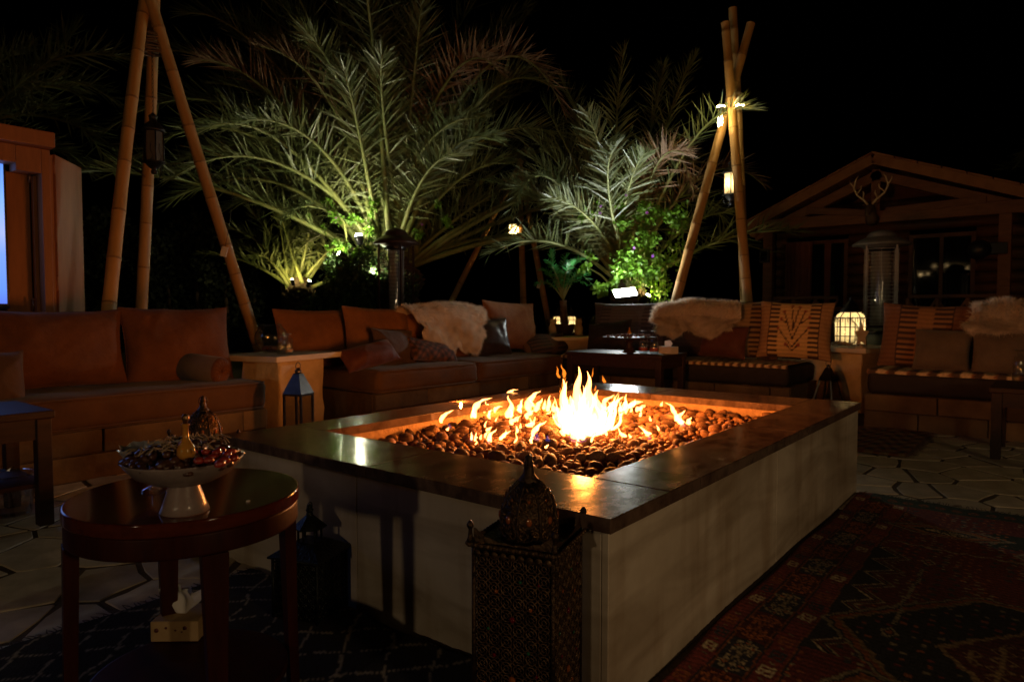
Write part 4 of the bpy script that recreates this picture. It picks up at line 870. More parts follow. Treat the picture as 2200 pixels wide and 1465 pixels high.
bottle('square shouldered glass bottle on the dark table at the picture edge', PZ(2189, 818, .50), .225, .042)
bottle('small empty glass bottle close to the fishbowl on the side table', PZ(604, 762, TLz), .16, .032, group='small bottles by the fishbowl')
bottle('small glass bottle nearest the slab corner, right of the fishbowl', PZ(621, 761, TLz), .165, .03, 'card', group='small bottles by the fishbowl')
p = PZ(1352, 757, CZ); cs = thing('cake_stand', 'wide dark footed platter with sweets on the coffee table', 'cake stand', p)
MB().lathe([(.07, 0), (.075, .006), (.045, .02), (.03, .06), (.03, .10), (.05, .125), (.25, .140), (.265, .150), (.26, .154), (.0005, .142)], 40).build('platter', 'dark_wood', cs)
mb = MB(); q = random.Random(8)
for i in range(110): a, rr = q.uniform(0, 6.3), .22*math.sqrt(q.random()); mb.ball((rr*math.cos(a), rr*math.sin(a), .158+.022*(1-rr/.22)+q.uniform(-.004, .008)), q.uniform(.009, .016), 6, 4, (1.3, .9, .7))
o = mb.build('sweets', 'rust_cloth', None, p); tag(o, 'low heap of reddish sweets on the dark platter of the coffee table', 'sweets', kind='stuff')
mb = MB().lathe([(.0005, 0), (.018, .001), (.022, .012), (.012, .035), (.006, .045), (.006, .07), (.0005, .074)], 16); tag(mb.build('oil_flask', 'amber', None, (p[0], p[1], p[2]+.175)), 'small amber flask standing among the sweets on the platter', 'flask')
p = PZ(1436, 760, CZ); tb2 = thing('napkin_box', 'pale napkin box with a napkin sticking up at the end of the coffee table', 'napkin box', p, -1.9)
MB().box(-.08, .08, -.05, .05, .002, .07).build('carton', 'white_box', tb2, bev=.003)
MB().add([(-.05, 0, .07), (.03, 0, .07), (.0, .02, .13), (-.04, -.01, .12), (.04, .015, .10)], [(0, 1, 4, 2, 3)], False).build('napkin', 'tissue', tb2)
p = PZ(24, 1104, .03); bk = thing('plastic_bucket', 'clear plastic bucket on the floor beside the dark table leg', 'bucket', p)
MB().shell([(.0005, .002), (.085, .002), (.105, .19), (.109, .192), (.107, .197), (.102, .192)], 28).build('bucket', 'film', bk)
mb = MB(); V = []
for i in range(30):
    for j in range(5): a = 2*PI*i/30; r_ = .100-.012*j/4+.008*noise.noise(Vector((math.cos(a)*5, math.sin(a)*5, j))); V.append((r_*math.cos(a), r_*math.sin(a), .2-.035*j+.01*math.sin(a*7)))
mb.add(V, [(i*5+j, ((i+1) % 30)*5+j, ((i+1) % 30)*5+j+1, i*5+j+1) for i in range(30) for j in range(4)], False); mb.build('plastic_bag', 'film', bk)
# ================================================================== LANTERNS
def filigree(mb, w_, h_, z0, y, cell, q_):
    """pierced panel in the plane y: flat rings and petals between thin strips"""
    nx, nz_ = max(2, int(w_/cell)), max(2, int(h_/cell)); cx_, cz_ = w_/nx, h_/nz_
    for i in range(nx):
        for j in range(nz_):
            c = (-w_/2+cx_*(i+.5), y, z0+cz_*(j+.5)); r0 = min(cx_, cz_)*.5; ph = (i+j) % 2
            for (ra, rb_, k, lob) in ((r0*.98, r0*.78, 14, .12 if ph else 0), (r0*.52, r0*.34, 8, .25)):
                vs = []
                for s in range(k):
                    a = 2*PI*s/k; m_ = 1-lob*.5+lob*.5*math.cos(4*a)
                    for r_, dy in ((ra, 0), ((ra+rb_)/2, -.0022), (rb_, 0)): vs.append((c[0]+r_*m_*math.cos(a), c[1]+dy, c[2]+r_*m_*math.sin(a)))
                mb.add(vs, [(s*3+e_, ((s+1) % k)*3+e_, ((s+1) % k)*3+e_+1, s*3+e_+1) for s in range(k) for e_ in (0, 1)])
            for a in (PI/4, 3*PI/4, 5*PI/4, 7*PI/4):
                d = Vector((math.cos(a), 0, math.sin(a))); p_ = Vector(c); s_ = Vector((-d.z, 0, d.x))*r0*.10
                mb.add([p_+d*r0*.48-s_, p_+d*r0*.48+s_, p_+d*r0*1.38+s_, p_+d*r0*1.38-s_], [(0, 1, 2, 3)])
def moorish(label, cen, rz, s=1., m_='dark_brass'):
    t = thing('moorish_lantern', label, 'lantern', cen, rz, 'pierced metal floor lanterns'); a, zb = .098*s, .425*s; q_ = random.Random(3)
    for i, j in ((-1, -1), (1, -1), (1, 1), (-1, 1)):
        MB().tube([(i*a, j*a, .0), (i*a, j*a, zb)], .0055*s, 8).build('corner_post', m_, t)
        f = MB(); f.lathe([(.004*s, 0), (.009*s, .004*s), (.006*s, .012*s), (.004*s, .030*s), (.0075*s, .036*s), (.0085*s, .042*s), (.004*s, .050*s), (.0005, .052*s)], 12, (i*(a+.006*s), j*(a+.006*s), zb+.012*s)); f.build('finial', m_, t)
    MB().box(-a+.001, a-.001, -a+.001, a-.001, .002, .014*s).build('base', m_, t)
    gl = MB(); gl.box(-a*.95, a*.95, -a*.95, a*.95, .02*s, zb-.008*s); gl.build('inner_glass', 'dark_pane', t)
    for k in range(4):
        Rz_ = Matrix.Rotation(k*PI/2, 4, 'Z'); p = MB(); filigree(p, 2*a-.012*s, zb-.03*s, .018*s, -a-.0005, .030*s, q_)
        p.box(-a+.005*s, a-.005*s, -a-.002, -a+.002, .014*s, .020*s); p.xf(Rz_); po = p.build('pierced_panel', 'aged_brass', t)
        for (x, z, r_, g_) in ((.02, .36, .004, 'gem_green'), (-.06, .24, .004, 'gem_green'), (.06, .15, .004, 'gem_red'), (-.02, .05, .004, 'gem_green'), (.065, .36, .0035, 'gem_red'), (-.07, .11, .004, 'gem_amber'), (0, .27, .0075, 'gem_red'), (-.04, .33, .005, 'gem_amber'), (.045, .30, .005, 'gem_amber'), (0, .13, .009, 'gem_amber'), (-.045, .18, .005, 'gem_red'), (.04, .2, .0045, 'gem_green'), (.03, .09, .005, 'gem_amber')):
            gm = MB().ball((x*s, -a-.003*s, z*s), r_*s, 8, 5, (1, .5, 1)); gm.xf(Rz_); gm.build('gem', g_, po)
        rim = MB()       # flared cornice with a beaded edge and a scalloped skirt
        o_ = a+.013*s; rim.add([(-a, -a, zb-.004*s), (a, -a, zb-.004*s), (o_, -o_, zb+.006*s), (-o_, -o_, zb+.006*s), (-o_, -o_, zb+.013*s), (o_, -o_, zb+.013*s)], [(0, 1, 2, 3), (3, 2, 5, 4)], False)
        for i in range(14): rim.ball((-o_+2*o_*(i+.5)/14, -o_-.001, zb+.009*s), .0058*s, 6, 4)
        for i in range(9):
            x = -a+2*a*(i+.5)/9; rim.lathe([(.0085*s, 0), (.0085*s, .002)], 10).xf(Matrix.Translation((x, -a-.003, zb-.012*s)) @ Matrix.Rotation(PI/2, 4, 'X'), len(rim.v)-20)
        cr_ = []    # raised crest between the corner finials
        for i in range(21): u_ = i/20*2-1; cr_ += [(u_*a, -a, zb+.013*s), (u_*a, -a, zb+.014*s+.030*s*abs(u_)**2.5+.004*s*abs(math.sin(u_*9)))]
        rim.add(cr_, [(2*i, 2*i+2, 2*i+3, 2*i+1) for i in range(20)]); rim.xf(Rz_); rim.build('beaded_cornice', 'aged_brass', t)
    top = MB(); top.box(-a, a, -a, a, zb+.001, zb+.010*s); top.build('roof_plate', m_, t)
    r0 = .066*s; dz = zb+.011*s; prof = [(r0*.97, 0), (r0*1.0, .008*s), (r0*1.05, .03*s), (r0*1.03, .055*s), (r0*.93, .08*s), (r0*.74, .104*s), (r0*.50, .122*s), (r0*.36, .131*s)]
    MB().shell([(x, dz+z) for x, z in prof], 40).build('dome_shell', m_, t)
    for k in range(8):
        a0 = k*PI/4; rb_ = MB(); rb_.tube([(x*1.015*math.cos(a0), x*1.015*math.sin(a0), dz+z) for x, z in prof], .0038*s, 6); rb_.build('dome_rib', m_, t)
        # pierced metal gore between two ribs, gem in the middle
        gr = MB(); a1 = a0+PI/8
        for (zz, r_) in ((.018, .010), (.018, .0), (.048, .0), (.085, .008), (.105, .006)):
            if not r_: continue
            for da in (-.2, .2):
                x = np.interp(zz*s, [p[1] for p in prof], [p[0] for p in prof])*1.012; aa = a1+da*(1 if zz < .09 else .5)
                gr.tube([(x*math.cos(aa+r_*s/x*math.cos(b)*.9), x*math.sin(aa+r_*s/x*math.cos(b)*.9), dz+zz*s+r_*s*math.sin(b)) for b in np.linspace(0, 2*PI, 11)[:-1]], .0016*s, 4, closed=True)
        for i in range(95):
            zz = q_.uniform(.004, .118)*s; x = np.interp(zz, [p[1] for p in prof], [p[0] for p in prof])*1.01; aa = a1+q_.uniform(-.34, .34); l = q_.uniform(.005, .011)*s; b = q_.uniform(0, 6)
            if math.hypot((aa-a1)*x, zz-.05*s) < .014*s: continue
            gr.tube([(x*math.cos(aa), x*math.sin(aa), dz+zz), (x*1.006*math.cos(aa+l/x*.5*math.cos(b)), x*1.006*math.sin(aa+l/x*.5*math.cos(b)), dz+zz+l*.5*math.sin(b)+.001), (x*math.cos(aa+l/x*math.cos(b+.7)), x*math.sin(aa+l/x*math.cos(b+.7)), dz+zz+l*math.sin(b+.7))], .0016*s, 4)
        go_ = gr.build('pierced_gore', 'brass', t)
        x = r0*1.05
        gm = MB().ball((0, 0, 0), .0072*s, 10, 6, (.5, 1, 1.35)); gm.xf(Matrix.Translation((x*math.cos(a1), x*math.sin(a1), dz+.050*s)) @ Matrix.Rotation(a1, 4, 'Z')); gm.build('gem', 'gem_amber', go_)
        x = r0*.86; gm = MB().ball((0, 0, 0), .0042*s, 8, 5, (.5, 1, 1)); gm.xf(Matrix.Translation((x*math.cos(a1), x*math.sin(a1), dz+.094*s)) @ Matrix.Rotation(a1, 4, 'Z')); gm.build('gem', 'gem_amber', go_)
        x = r0*1.07; gm = MB().ball((0, 0, 0), .0075*s, 8, 5, (.4, 1, 1)); gm.xf(Matrix.Translation((x*math.cos(a1), x*math.sin(a1), dz+.018*s)) @ Matrix.Rotation(a1, 4, 'Z')); gm.build('medallion', m_, go_)
    zt = dz+.131*s
    MB().lathe([(r0*.40, zt-.003*s), (r0*.37, zt+.004*s), (.014*s, zt+.016*s), (.010*s, zt+.040*s), (.0125*s, zt+.044*s), (.008*s, zt+.050*s), (.010*s, zt+.058*s), (.0005, zt+.064*s)], 20).build('spire', m_, t)
    rg = MB(); rg.tube([(.018*s*math.cos(b), 0, zt+.042*s+.018*s*math.sin(b)) for b in np.linspace(0, 2*PI, 21)[:-1]], .0016*s, 6, closed=True); rg.build('ring_handle', m_, t)
    return t
moorish('pierced metal lantern with gemmed dome in front of the near pit corner', (1.292, .975, .03), R(15))
p = PD(437, 910, 2.86); moorish('pierced metal lantern with gemmed dome standing behind the fruit bowl', (p[0], p[1], .02), R(-8))
# two tier lantern between table and pit
p = PZ(668, 1318, .02); t = thing('tiered_lantern', 'small dark pierced lantern with a two tier roof between table and marble pit', 'lantern', p, R(20))
a, q_ = .082, random.Random(9)
MB().box(-a, a, -a, a, 0, .012).build('base', 'verdigris', t)
MB().box(-a*.93, a*.93, -a*.93, a*.93, .012, .20).build('inner_glass', 'dark_pane', t)
for k in range(4):
    Rz_ = Matrix.Rotation(k*PI/2, 4, 'Z'); pn = MB(); filigree(pn, 2*a-.01, .18, .014, -a, .026, q_); pn.xf(Rz_); pn.build('pierced_panel', 'verdigris', t)
    MB().tube([(a*(1 if k in (0, 3) else -1), a*(1 if k < 2 else -1), .0), (a*(1 if k in (0, 3) else -1), a*(1 if k < 2 else -1), .205)], .005, 6).build('corner_post', 'verdigris', t)
def pyr(r0, z0, r1, z1): return MB().lathe([(r0, z0), (r0, z0+.006), (r1, z1)], 4, smooth=False, phase=PI/4)
pyr(a*1.62, .203, a*.62, .245).build('lower_roof', 'verdigris', t)
ck = MB()
for k in range(6):
    b = k*PI/3; ck.tube([(.036*math.cos(b), .036*math.sin(b), .244), (.036*math.cos(b), .036*math.sin(b), .285)], .004, 5)
ck.build('cupola_posts', 'verdigris', t); MB().lathe([(.052, .284), (.054, .289), (.012, .325), (.009, .335)], 6, smooth=False).build('upper_roof', 'verdigris', t)
MB().lathe([(.009, .334), (.013, .342), (.006, .35), (.008, .356), (.0005, .362)], 12).build('knob', 'verdigris', t)
MB().tube([(.014*math.cos(b), 0, .352+.014*math.sin(b)) for b in np.linspace(0, 2*PI, 17)[:-1]], .0016, 5, closed=True).build('ring_handle', 'verdigris', t)
# steel lanterns with pyramid roofs standing before the stone tables
def steel_lantern(label, cen, rz, h_=.56, a=.115, flare=1.0):
    t = thing('steel_lantern', label, 'lantern', cen, rz, 'steel and glass floor lanterns'); hb = h_*.66
    for i, j in ((-1, -1), (1, -1), (1, 1), (-1, 1)): MB().bar((i*a*flare, j*a*flare, 0), (i*a, j*a, hb), .014, .014).build('corner_post', 'steel', t)
    MB().box(-a*flare, a*flare, -a*flare, a*flare, .0, .012).build('base', 'steel', t, bev=.002)
    gl = MB()
    for k in range(4): b0 = len(gl.v); gl.add([(-a*flare+.01, -a*flare, .014), (a*flare-.01, -a*flare, .014), (a-.01, -a, hb), (-a+.01, -a, hb)], [(0, 1, 2, 3)], False).xf(Matrix.Rotation(k*PI/2, 4, 'Z'), b0)
    gl.build('glass', 'smoke_glass', t)
    MB().lathe([(a*1.56, hb), (a*1.56, hb+.014), (a*.5, h_*.90), (a*.42, h_*.90+.004)], 4, smooth=False, phase=PI/4).build('roof', 'steel', t)
    MB().lathe([(a*.30, h_*.90), (a*.32, h_*.94), (a*.2, h_*.95), (a*.12, h_*.965), (.0005, h_*.97)], 14).build('cap', 'steel', t)
    MB().tube([(.026*math.cos(b), 0, h_*.985+.026*math.sin(b)) for b in np.linspace(0, 2*PI, 21)[:-1]], .003, 6, closed=True).build('ring_handle', 'steel', t)
    MB().lathe([(.035, .012), (.035, .15), (.0005, .15)], 16).build('candle', 'wax', t); return t
p = PD(641, 840, 4.75); steel_lantern('steel lantern with a pyramid roof in front of the fishbowl side table', (p[0], p[1], .012), .35, .62, .068)
p = PD(1779, 820, 6.55); steel_lantern('tall tapering steel and glass lantern in front of the lit lantern table', (p[0], p[1], .012), -1.86, .50, .055, 2.2)
# lit cage lantern on the right table
def cage_lantern(label, cen, r_, hc, tot, power, name='cage_lantern', n_=10, group=None, bars=3, gl='lantern_glass'):
    t = thing(name, label, 'lantern', cen, .2, group); hs = hc+(tot-hc)*.26; rs = .62
    MB().lathe([(r_*1.05, 0), (r_*1.05, .012), (.0005, .012)], n_, smooth=False).build('base', 'iron', t)
    for k in range(n_):
        b, b2 = 2*PI*k/n_, 2*PI*(k+1)/n_
        p0, p1 = Vector((r_*math.cos(b), r_*math.sin(b), 0)), Vector((r_*math.cos(b2), r_*math.sin(b2), 0)); q0, q1 = p0*.97, p1*.97; Zv = lambda z: Vector((0, 0, z))
        MB().add([q0+Zv(.013), q1+Zv(.013), q1+Zv(hc), q0+Zv(hc)], [(0, 1, 2, 3)], False).build('glass_pane', gl, t)
        cb = MB(); cb.tube([p0, p0+Zv(hc)], r_*.05, 6)
        for i in range(1, bars+1): z = Zv(hc*i/bars); cb.tube([p0+z, p1+z], r_*.034, 5)
        mid = (p0+p1)/2; cb.tube([mid, mid+Zv(hc)], r_*.026, 5)
        for dx in (.25, .75): m_ = p0+(p1-p0)*dx; cb.tube([m_+Zv(hc*.84), m_+Zv(hc*1.06)], r_*.02, 5)
        pm_ = p0*.86+Zv(hc+(hs-hc)*.55); cb.tube([p0+Zv(hc), pm_, p0*rs+Zv(hs)], r_*.035, 5); cb.build('cage_bar', 'iron', t)
        MB().add([q0+Zv(hc+.001), q1+Zv(hc+.001), p1*.84+Zv(hc+(hs-hc)*.55), p0*.84+Zv(hc+(hs-hc)*.55), p1*rs*.97+Zv(hs), p0*rs*.97+Zv(hs)], [(0, 1, 2, 3), (3, 2, 4, 5)], False).build('shoulder_pane', gl, t)
    hh = tot-hs
    MB().lathe([(r_*rs*1.05, hs-.004), (r_*rs*1.08, hs+hh*.06), (r_*.52, hs+hh*.22), (r_*.44, hs+hh*.40), (r_*.26, hs+hh*.60), (r_*.13, hs+hh*.70), (r_*.10, hs+hh*.78), (r_*.15, hs+hh*.81), (.0005, hs+hh*.85)], 24).build('cap', 'iron', t)
    MB().tube([(r_*.17*math.cos(b), 0, tot-r_*.17+r_*.17*math.sin(b)) for b in np.linspace(0, 2*PI, 17)[:-1]], r_*.025, 5, closed=True).build('ring_handle', 'iron', t)
    cn_ = MB().lathe([(r_*.30, .013), (r_*.30, hc*.40), (.0005, hc*.40)], 16).build('candle', 'wax', t)
    MB().lathe([(.0005, hc*.42), (r_*.07, hc*.46), (r_*.05, hc*.54), (.0005, hc*.64)], 10).build('candle_flame', 'candle_flame', cn_)
    L_ = lamp('candle_light', 'POINT', (0, 0, hc*.6), power, (1., .74, .36), r_*.10); L_.parent = t; return t
p = PZ(1826, 741, TRz); cage_lantern('brightly lit round cage lantern behind the fishbowl on the stone table', p, .158, .285, .52, 3.0)
GS = 'small lit lanterns beside the potted cycad'
p = PZ(1199, 716, CTz); cage_lantern('small lit cage lantern left of the potted cycad on the corner table', p, .095, .20, .40, 1.1, 'small_lantern', 8, GS, 2)
p = PZ(1227, 715, CTz); cage_lantern('small lit cage lantern right of the potted cycad on the corner table', p, .095, .20, .40, 1.1, 'small_lantern', 8, GS, 2)
# star ornament, figurines
p = PZ(1850, 748, TRz); so = thing('star_ornament', 'flat wooden star shaped ornament leaning beside the lit lantern', 'ornament', p, YAW-PI/2)
V = []
for k in range(10): b = PI/2+k*PI/5; r_ = .12 if k % 2 == 0 else .062; V += [(r_*math.cos(b)*.62, -.008, .125+r_*math.sin(b)), (r_*math.cos(b)*.62, .008, .125+r_*math.sin(b))]
MB().add(V, [tuple(range(0, 20, 2)), tuple(range(1, 20, 2))[::-1]]+[(2*k, 2*((k+1) % 10), 2*((k+1) % 10)+1, 2*k+1) for k in range(10)], False).build('star', 'figurine', so)
MB().lathe([(.05, 0), (.05, .01), (.02, .018), (.014, .04)], 16).build('stand', 'figurine', so)
for i, (px, lb) in enumerate(((1188, 'small carved stone owl left of the cycad pot'), (1243, 'small carved stone owl right of the cycad pot'))):
    p = PZ(px, 720, CTz); f = thing('owl_figurine', lb, 'figurine', p, YAW-PI/2, 'stone owls on the corner table')
    MB().lathe([(.055, 0), (.06, .01), (.052, .03), (.062, .08), (.058, .12), (.038, .145), (.048, .17), (.05, .195), (.03, .222), (.0005, .228)], 16).build('body', 'figurine', f)
    e_ = MB(); e_.add([(-.04, 0, .20), (-.018, .01, .215), (-.018, -.02, .21), (-.045, 0, .25)], [(0, 1, 3), (1, 2, 3), (2, 0, 3)]); e_.add([(.04, 0, .20), (.018, .01, .215), (.018, -.02, .21), (.045, 0, .25)], [(0, 3, 1), (1, 3, 2), (2, 3, 0)]); e_.build('ear', 'figurine', f)
    e_ = MB(); e_.ball((-.018, -.046, .188), .011, 8, 5); e_.ball((.018, -.046, .188), .011, 8, 5); e_.build('eyes', 'figurine', f)

# ================================================================== PATIO HEATERS
def heater(label, cen, mt, housing, top, hat_r, guard_r, tube_r, rz=0):
    t = thing('patio_heater', label, 'patio heater', cen, rz, 'glass tube patio heaters'); zg = housing+.03; zt = top-.27
    MB().lathe([(guard_r*1.05, 0), (guard_r*1.05, .03), (guard_r*.98, .04), (guard_r*.95, housing-.04), (guard_r*.8, housing), (.0005, housing)], 32).build('gas_housing', mt, t)
    MB().lathe([(guard_r*1.08, housing*.9), (guard_r*1.1, housing*.92), (guard_r*1.08, housing*.95)], 32).build('collar', 'steel', t)
    MB().shell([(tube_r, zg), (tube_r, zt)], 28).build('glass_tube', 'tube_glass', t)
    for k in range(4): b = PI/4+k*PI/2; MB().bar((guard_r*math.cos(b), guard_r*math.sin(b), housing-.02), (guard_r*math.cos(b), guard_r*math.sin(b), zt+.04), .022, .022).build('post', mt, t)
    for k in range(4):
        b = k*PI/2; gd_ = MB(); gw = guard_r*1.25
        for i in range(22): z = zg+(zt-zg)*i/21; gd_.bar((-gw/2, -guard_r*.80, z), (gw/2, -guard_r*.80, z), .005, .005)
        for i in range(3): gd_.bar((-gw/2+gw*i/2, -guard_r*.797, zg), (-gw/2+gw*i/2, -guard_r*.797, zt), .006, .006)
        gd_.xf(Matrix.Rotation(b, 4, 'Z')); gd_.build('wire_guard', mt, t)
    MB().lathe([(hat_r*.62, zt+.02), (hat_r*.70, zt+.05), (hat_r, zt+.055), (hat_r*1.0, zt+.070), (hat_r*.86, zt+.105), (hat_r*.62, zt+.150), (hat_r*.50, zt+.165), (hat_r*.50, zt+.185), (hat_r*.40, zt+.225), (hat_r*.22, zt+.255), (.0005, zt+.265)], 40).build('hat', mt, t)
    MB().lathe([(tube_r*1.15, zt-.03), (tube_r*1.3, zt), (tube_r*1.3, zt+.03)], 24).build('burner_head', 'steel', t); return t
m = thin_glass('tube_glass', (.80, .78, .74), .06, 2.6); n = m.node_tree.nodes; L = m.node_tree.links
d_ = n.new('ShaderNodeBsdfDiffuse'); d_.inputs[0].default_value = (.55, .52, .48, 1); mx_ = n.new('ShaderNodeMixShader'); mx_.inputs[0].default_value = .35
src_ = n['Material Output'].inputs[0].links[0].from_socket; L.new(src_, mx_.inputs[1]); L.new(d_.outputs[0], mx_.inputs[2]); L.new(mx_.outputs[0], n['Material Output'].inputs[0])
p = PD(852, 660, 9.0); heater('dark brown patio heater with a flat hat behind the orange sofa cushions', (p[0], p[1], 0), 'heater_brown', .80, 2.10, .30, .23, .10, .3)
p = PD(1889, 735, 9.2); heater('grey patio heater with a domed hat in front of the wooden cabin', (p[0], p[1], 0), 'heater_grey', .79, 2.10, .36, .25, .12, .2)

# ================================================================== BAMBOO TRIPODS
def bamboo(a, b, r0, r1, seed, over=0.):
    a, b = Vector(a), Vector(b); d = b-a; L_ = d.length; q_ = random.Random(seed); pts, rad = [], []
    bend = Vector((q_.uniform(-.03, .03), q_.uniform(-.03, .03), 0)); z = 0; nodes = [0]
    while z < L_: z += q_.uniform(.27, .46); nodes.append(min(z, L_))
    for i in range(len(nodes)-1):
        for (f_, k) in ((.0, 1.0), (.012, 1.04), (.024, 1.055), (.04, 1.0), (.5, .97), (.96, 1.0), (.985, 1.03)):
            s = (nodes[i]+(nodes[i+1]-nodes[i])*f_)/L_; pts.append(a+d*s+bend*math.sin(PI*s)); rad.append((r0+(r1-r0)*s)*k)
    mb = MB().tube(pts, rad, 14)
    for i in range(len(pts)-1):
        if i % 7 in (1, 2) or (i % 7 == 0 and i): mb.mi[i*14:(i+1)*14] = [1]*14
    return mb
def tripod(label, legs, r_, seed, knot):
    o_ = Vector(knot); t = thing('bamboo_tripod', label, 'tripod', (o_.x, o_.y, 0), 0, 'bamboo tripods with hanging lanterns'); b0 = Vector((o_.x, o_.y, 0))
    for i, (foot, thru, ext) in enumerate(legs):
        f_, th = Vector(foot), Vector(thru); e_ = th+(th-f_).normalized()*ext; bamboo(f_-b0, e_-b0, r_, r_*.82, seed+i).build('pole', ['bamboo', 'bamboo_node'], t)
    rp = MB(); q_ = random.Random(seed)
    for k in range(7):
        rr = r_*1.75*q_.uniform(.95, 1.08); z = o_.z-.08+.022*k; tl = q_.uniform(-.16, .16)
        rp.tube([(rr*math.cos(a), rr*.9*math.sin(a), z+rr*tl*math.cos(a+k)) for a in np.linspace(0, 2*PI, 21)[:-1]], .008, 5, closed=True)
    rp.build('rope_lashing', 'rope', t); return t
K1 = PD(327, 95, 5.85)
tripod('tall bamboo tripod behind the big orange sofa cushions, with an unlit lantern', [(PZ(206, 963, 0), PD(313, 20, 5.78), .9), (PZ(290, 903, 0), PD(327, 88, 5.98), .7), (PZ(602, 892, 0), PD(333, 25, 5.80), .9)], .054, 1, K1)
K2 = PD(1578, 215, 8.3)
tripod('bamboo tripod with open pole tops beside the palm, lit by two clusters of bulbs', [(PZ(1399, 850, 0), PD(1580, 175, 8.3), .74), (PZ(1624, 850, 0), PD(1571, 200, 8.14), .84), (PZ(1605, 838, 0), PD(1581, 200, 8.45), 1.02)], .062, 2, K2)
K3 = PD(1112, 412, 12)
tripod('distant bamboo tripod between the two palms, behind the sheepskin sofa', [(PZ(900, 792, 0), PD(1094, 400, 12), .5), (PZ(1128, 800, 0), PD(1116, 400, 12.15), .6), (PZ(1197, 790, 0), PD(1122, 380, 11.9), .4)], .055, 3, K3)
def hanging(label, px, ytop, y0, y1, ybot, dep, r_, lit, chain_to):
    c = PD(px, y1, dep); zt, z0, zb = PD(px, y0, dep)[2]-c[2], 0, PD(px, ybot, dep)[2]-c[2]; t = thing('hanging_lantern', label, 'lantern', c, .3, 'lanterns hanging in the bamboo tripods')
    h_ = zt
    for k in range(6):
        b, b2 = 2*PI*k/6, 2*PI*(k+1)/6; p0, p1 = Vector((r_*math.cos(b), r_*math.sin(b), 0)), Vector((r_*math.cos(b2), r_*math.sin(b2), 0))
        MB().tube([p0, p0+Vector((0, 0, h_))], r_*.07, 6).build('corner_post', 'iron', t)
        MB().add([p0*.96, p1*.96, p1*.96+Vector((0, 0, h_)), p0*.96+Vector((0, 0, h_))], [(0, 1, 2, 3)], False).build('glass_pane', 'lantern_glass' if lit else 'dull_glass', t)
        sc = MB(); m_ = (p0+p1)/2*1.0; u_ = (p1-p0).normalized()
        sc.tube([m_+u_*r_*.28*math.sin(s*7)*(1-s)+Vector((0, 0, h_*.55*s+.01)) for s in np.linspace(0, 1, 14)], r_*.03, 5); sc.build('scroll', 'iron', t)
    MB().lathe([(r_*1.08, h_), (r_*1.25, h_+.01), (r_*1.1, h_+.03), (r_*.7, h_+.07), (r_*.4, h_+.085), (r_*.4, h_+.12), (r_*.5, h_+.13), (r_*.15, h_+.155), (.0005, h_+.165)], 24).build('roof', 'iron', t)
    d = -zb; MB().lathe([(.0005, -d), (r_*.28, -d+.004), (r_*.35, -d*.75), (r_*.22, -d*.62), (r_*.55, -d*.45), (r_*.9, -.012), (r_*1.15, -.008), (r_*1.15, 0), (.0005, 0)], 24).build('bowl_base', 'iron', t)
    hk = MB()
    for k in range(3): b = k*2*PI/3+.4; cb, sb = math.cos(b), math.sin(b); hk.tube([(r_*1.1*cb, r_*1.1*sb, -.02), (r_*1.5*cb, r_*1.5*sb, -.05), (r_*1.35*cb, r_*1.35*sb, -.10), (r_*.9*cb, r_*.9*sb, -.13)], r_*.05, 5)
    hk.build('scroll_feet', 'iron', t)
    ch = MB(); top = Vector(chain_to)-Vector(c); z = h_+.165; n_ = max(3, int((top.z-z)/.035))
    top = Matrix.Rotation(-.3, 3, 'Z') @ top
    for i in range(n_):
        f_ = i/(n_-1); o_ = Vector((top.x*f_, top.y*f_, z+(top.z-z)*f_)); ax_ = i % 2
        ch.tube([o_+Vector(((.008*math.cos(a), 0) if ax_ else (0, .008*math.cos(a)))+(.021*math.sin(a),)) for a in np.linspace(0, 2*PI, 11)[:-1]], .0028, 4, closed=True)
    ch.build('chain', 'iron', t)
    if lit: L_ = lamp('lantern_bulb', 'POINT', (0, 0, h_*.55), lit, (1., .74, .36), r_*.2); L_.parent = t; MB().lathe([(.0005, 0), (r_*.3, .002), (r_*.3, h_*.35), (.0005, h_*.36)], 14).build('candle', 'wax', t)
    return t
mat('dull_glass', (.10, .085, .07), rough=.35, trans=.3)
hanging('unlit black lantern hanging by a chain in front of the palm fronds', 331, 250, 285, 348, 375, 5.75, .078, 0, PD(327, 110, 5.85))
hanging('lit lantern hanging beside the bamboo pole, left of the cabin roof', 1571, 350, 374, 418, 441, 8.38, .095, 2.2, PD(1580, 270, 8.35))
hanging('distant lit lantern hanging between the two big palms', 1104, 470, 484, 512, 524, 11.8, .085, 8, PD(1112, 420, 12))
for i, (px, py, dep, lb) in enumerate(((1549, 229, 8.0, 'cluster of bright bulbs clipped to the bamboo poles, beside the yellow lit frond'), (1590, 227, 8.05, 'cluster of bright bulbs clipped to the bamboo poles, on their cabin side'))):
    c = PD(px, py, dep); t = thing('bulb_cluster', lb, 'lamp', c, YAW-PI/2, 'bulb clusters at the tripod top')
    MB().lathe([(.0005, -.022), (.035, -.020), (.045, -.012), (.0005, -.010)], 16).build('fitting', 'iron', t)
    for k in range(5): MB().ball((-.038+.019*k, 0, .006*(1 if k % 2 else -1)), .009, 8, 6).build('bulb', 'fairy_led', t)
    for s in (((-.015, -.17), (.02, -.15)) if i == 0 else ()): MB().lathe([(.0005, s[1]-.06), (.008, s[1]-.03), (.008, s[1]+.02), (.0005, s[1]+.05)], 10, (s[0], .03, 0)).build('drop_bulb', 'fairy_led', t)
    lamp('bulb_light', 'POINT', (c[0]-FW[0]*.22, c[1]-FW[1]*.22, c[2]-.06), 1.1, (1., .64, .14), .04)
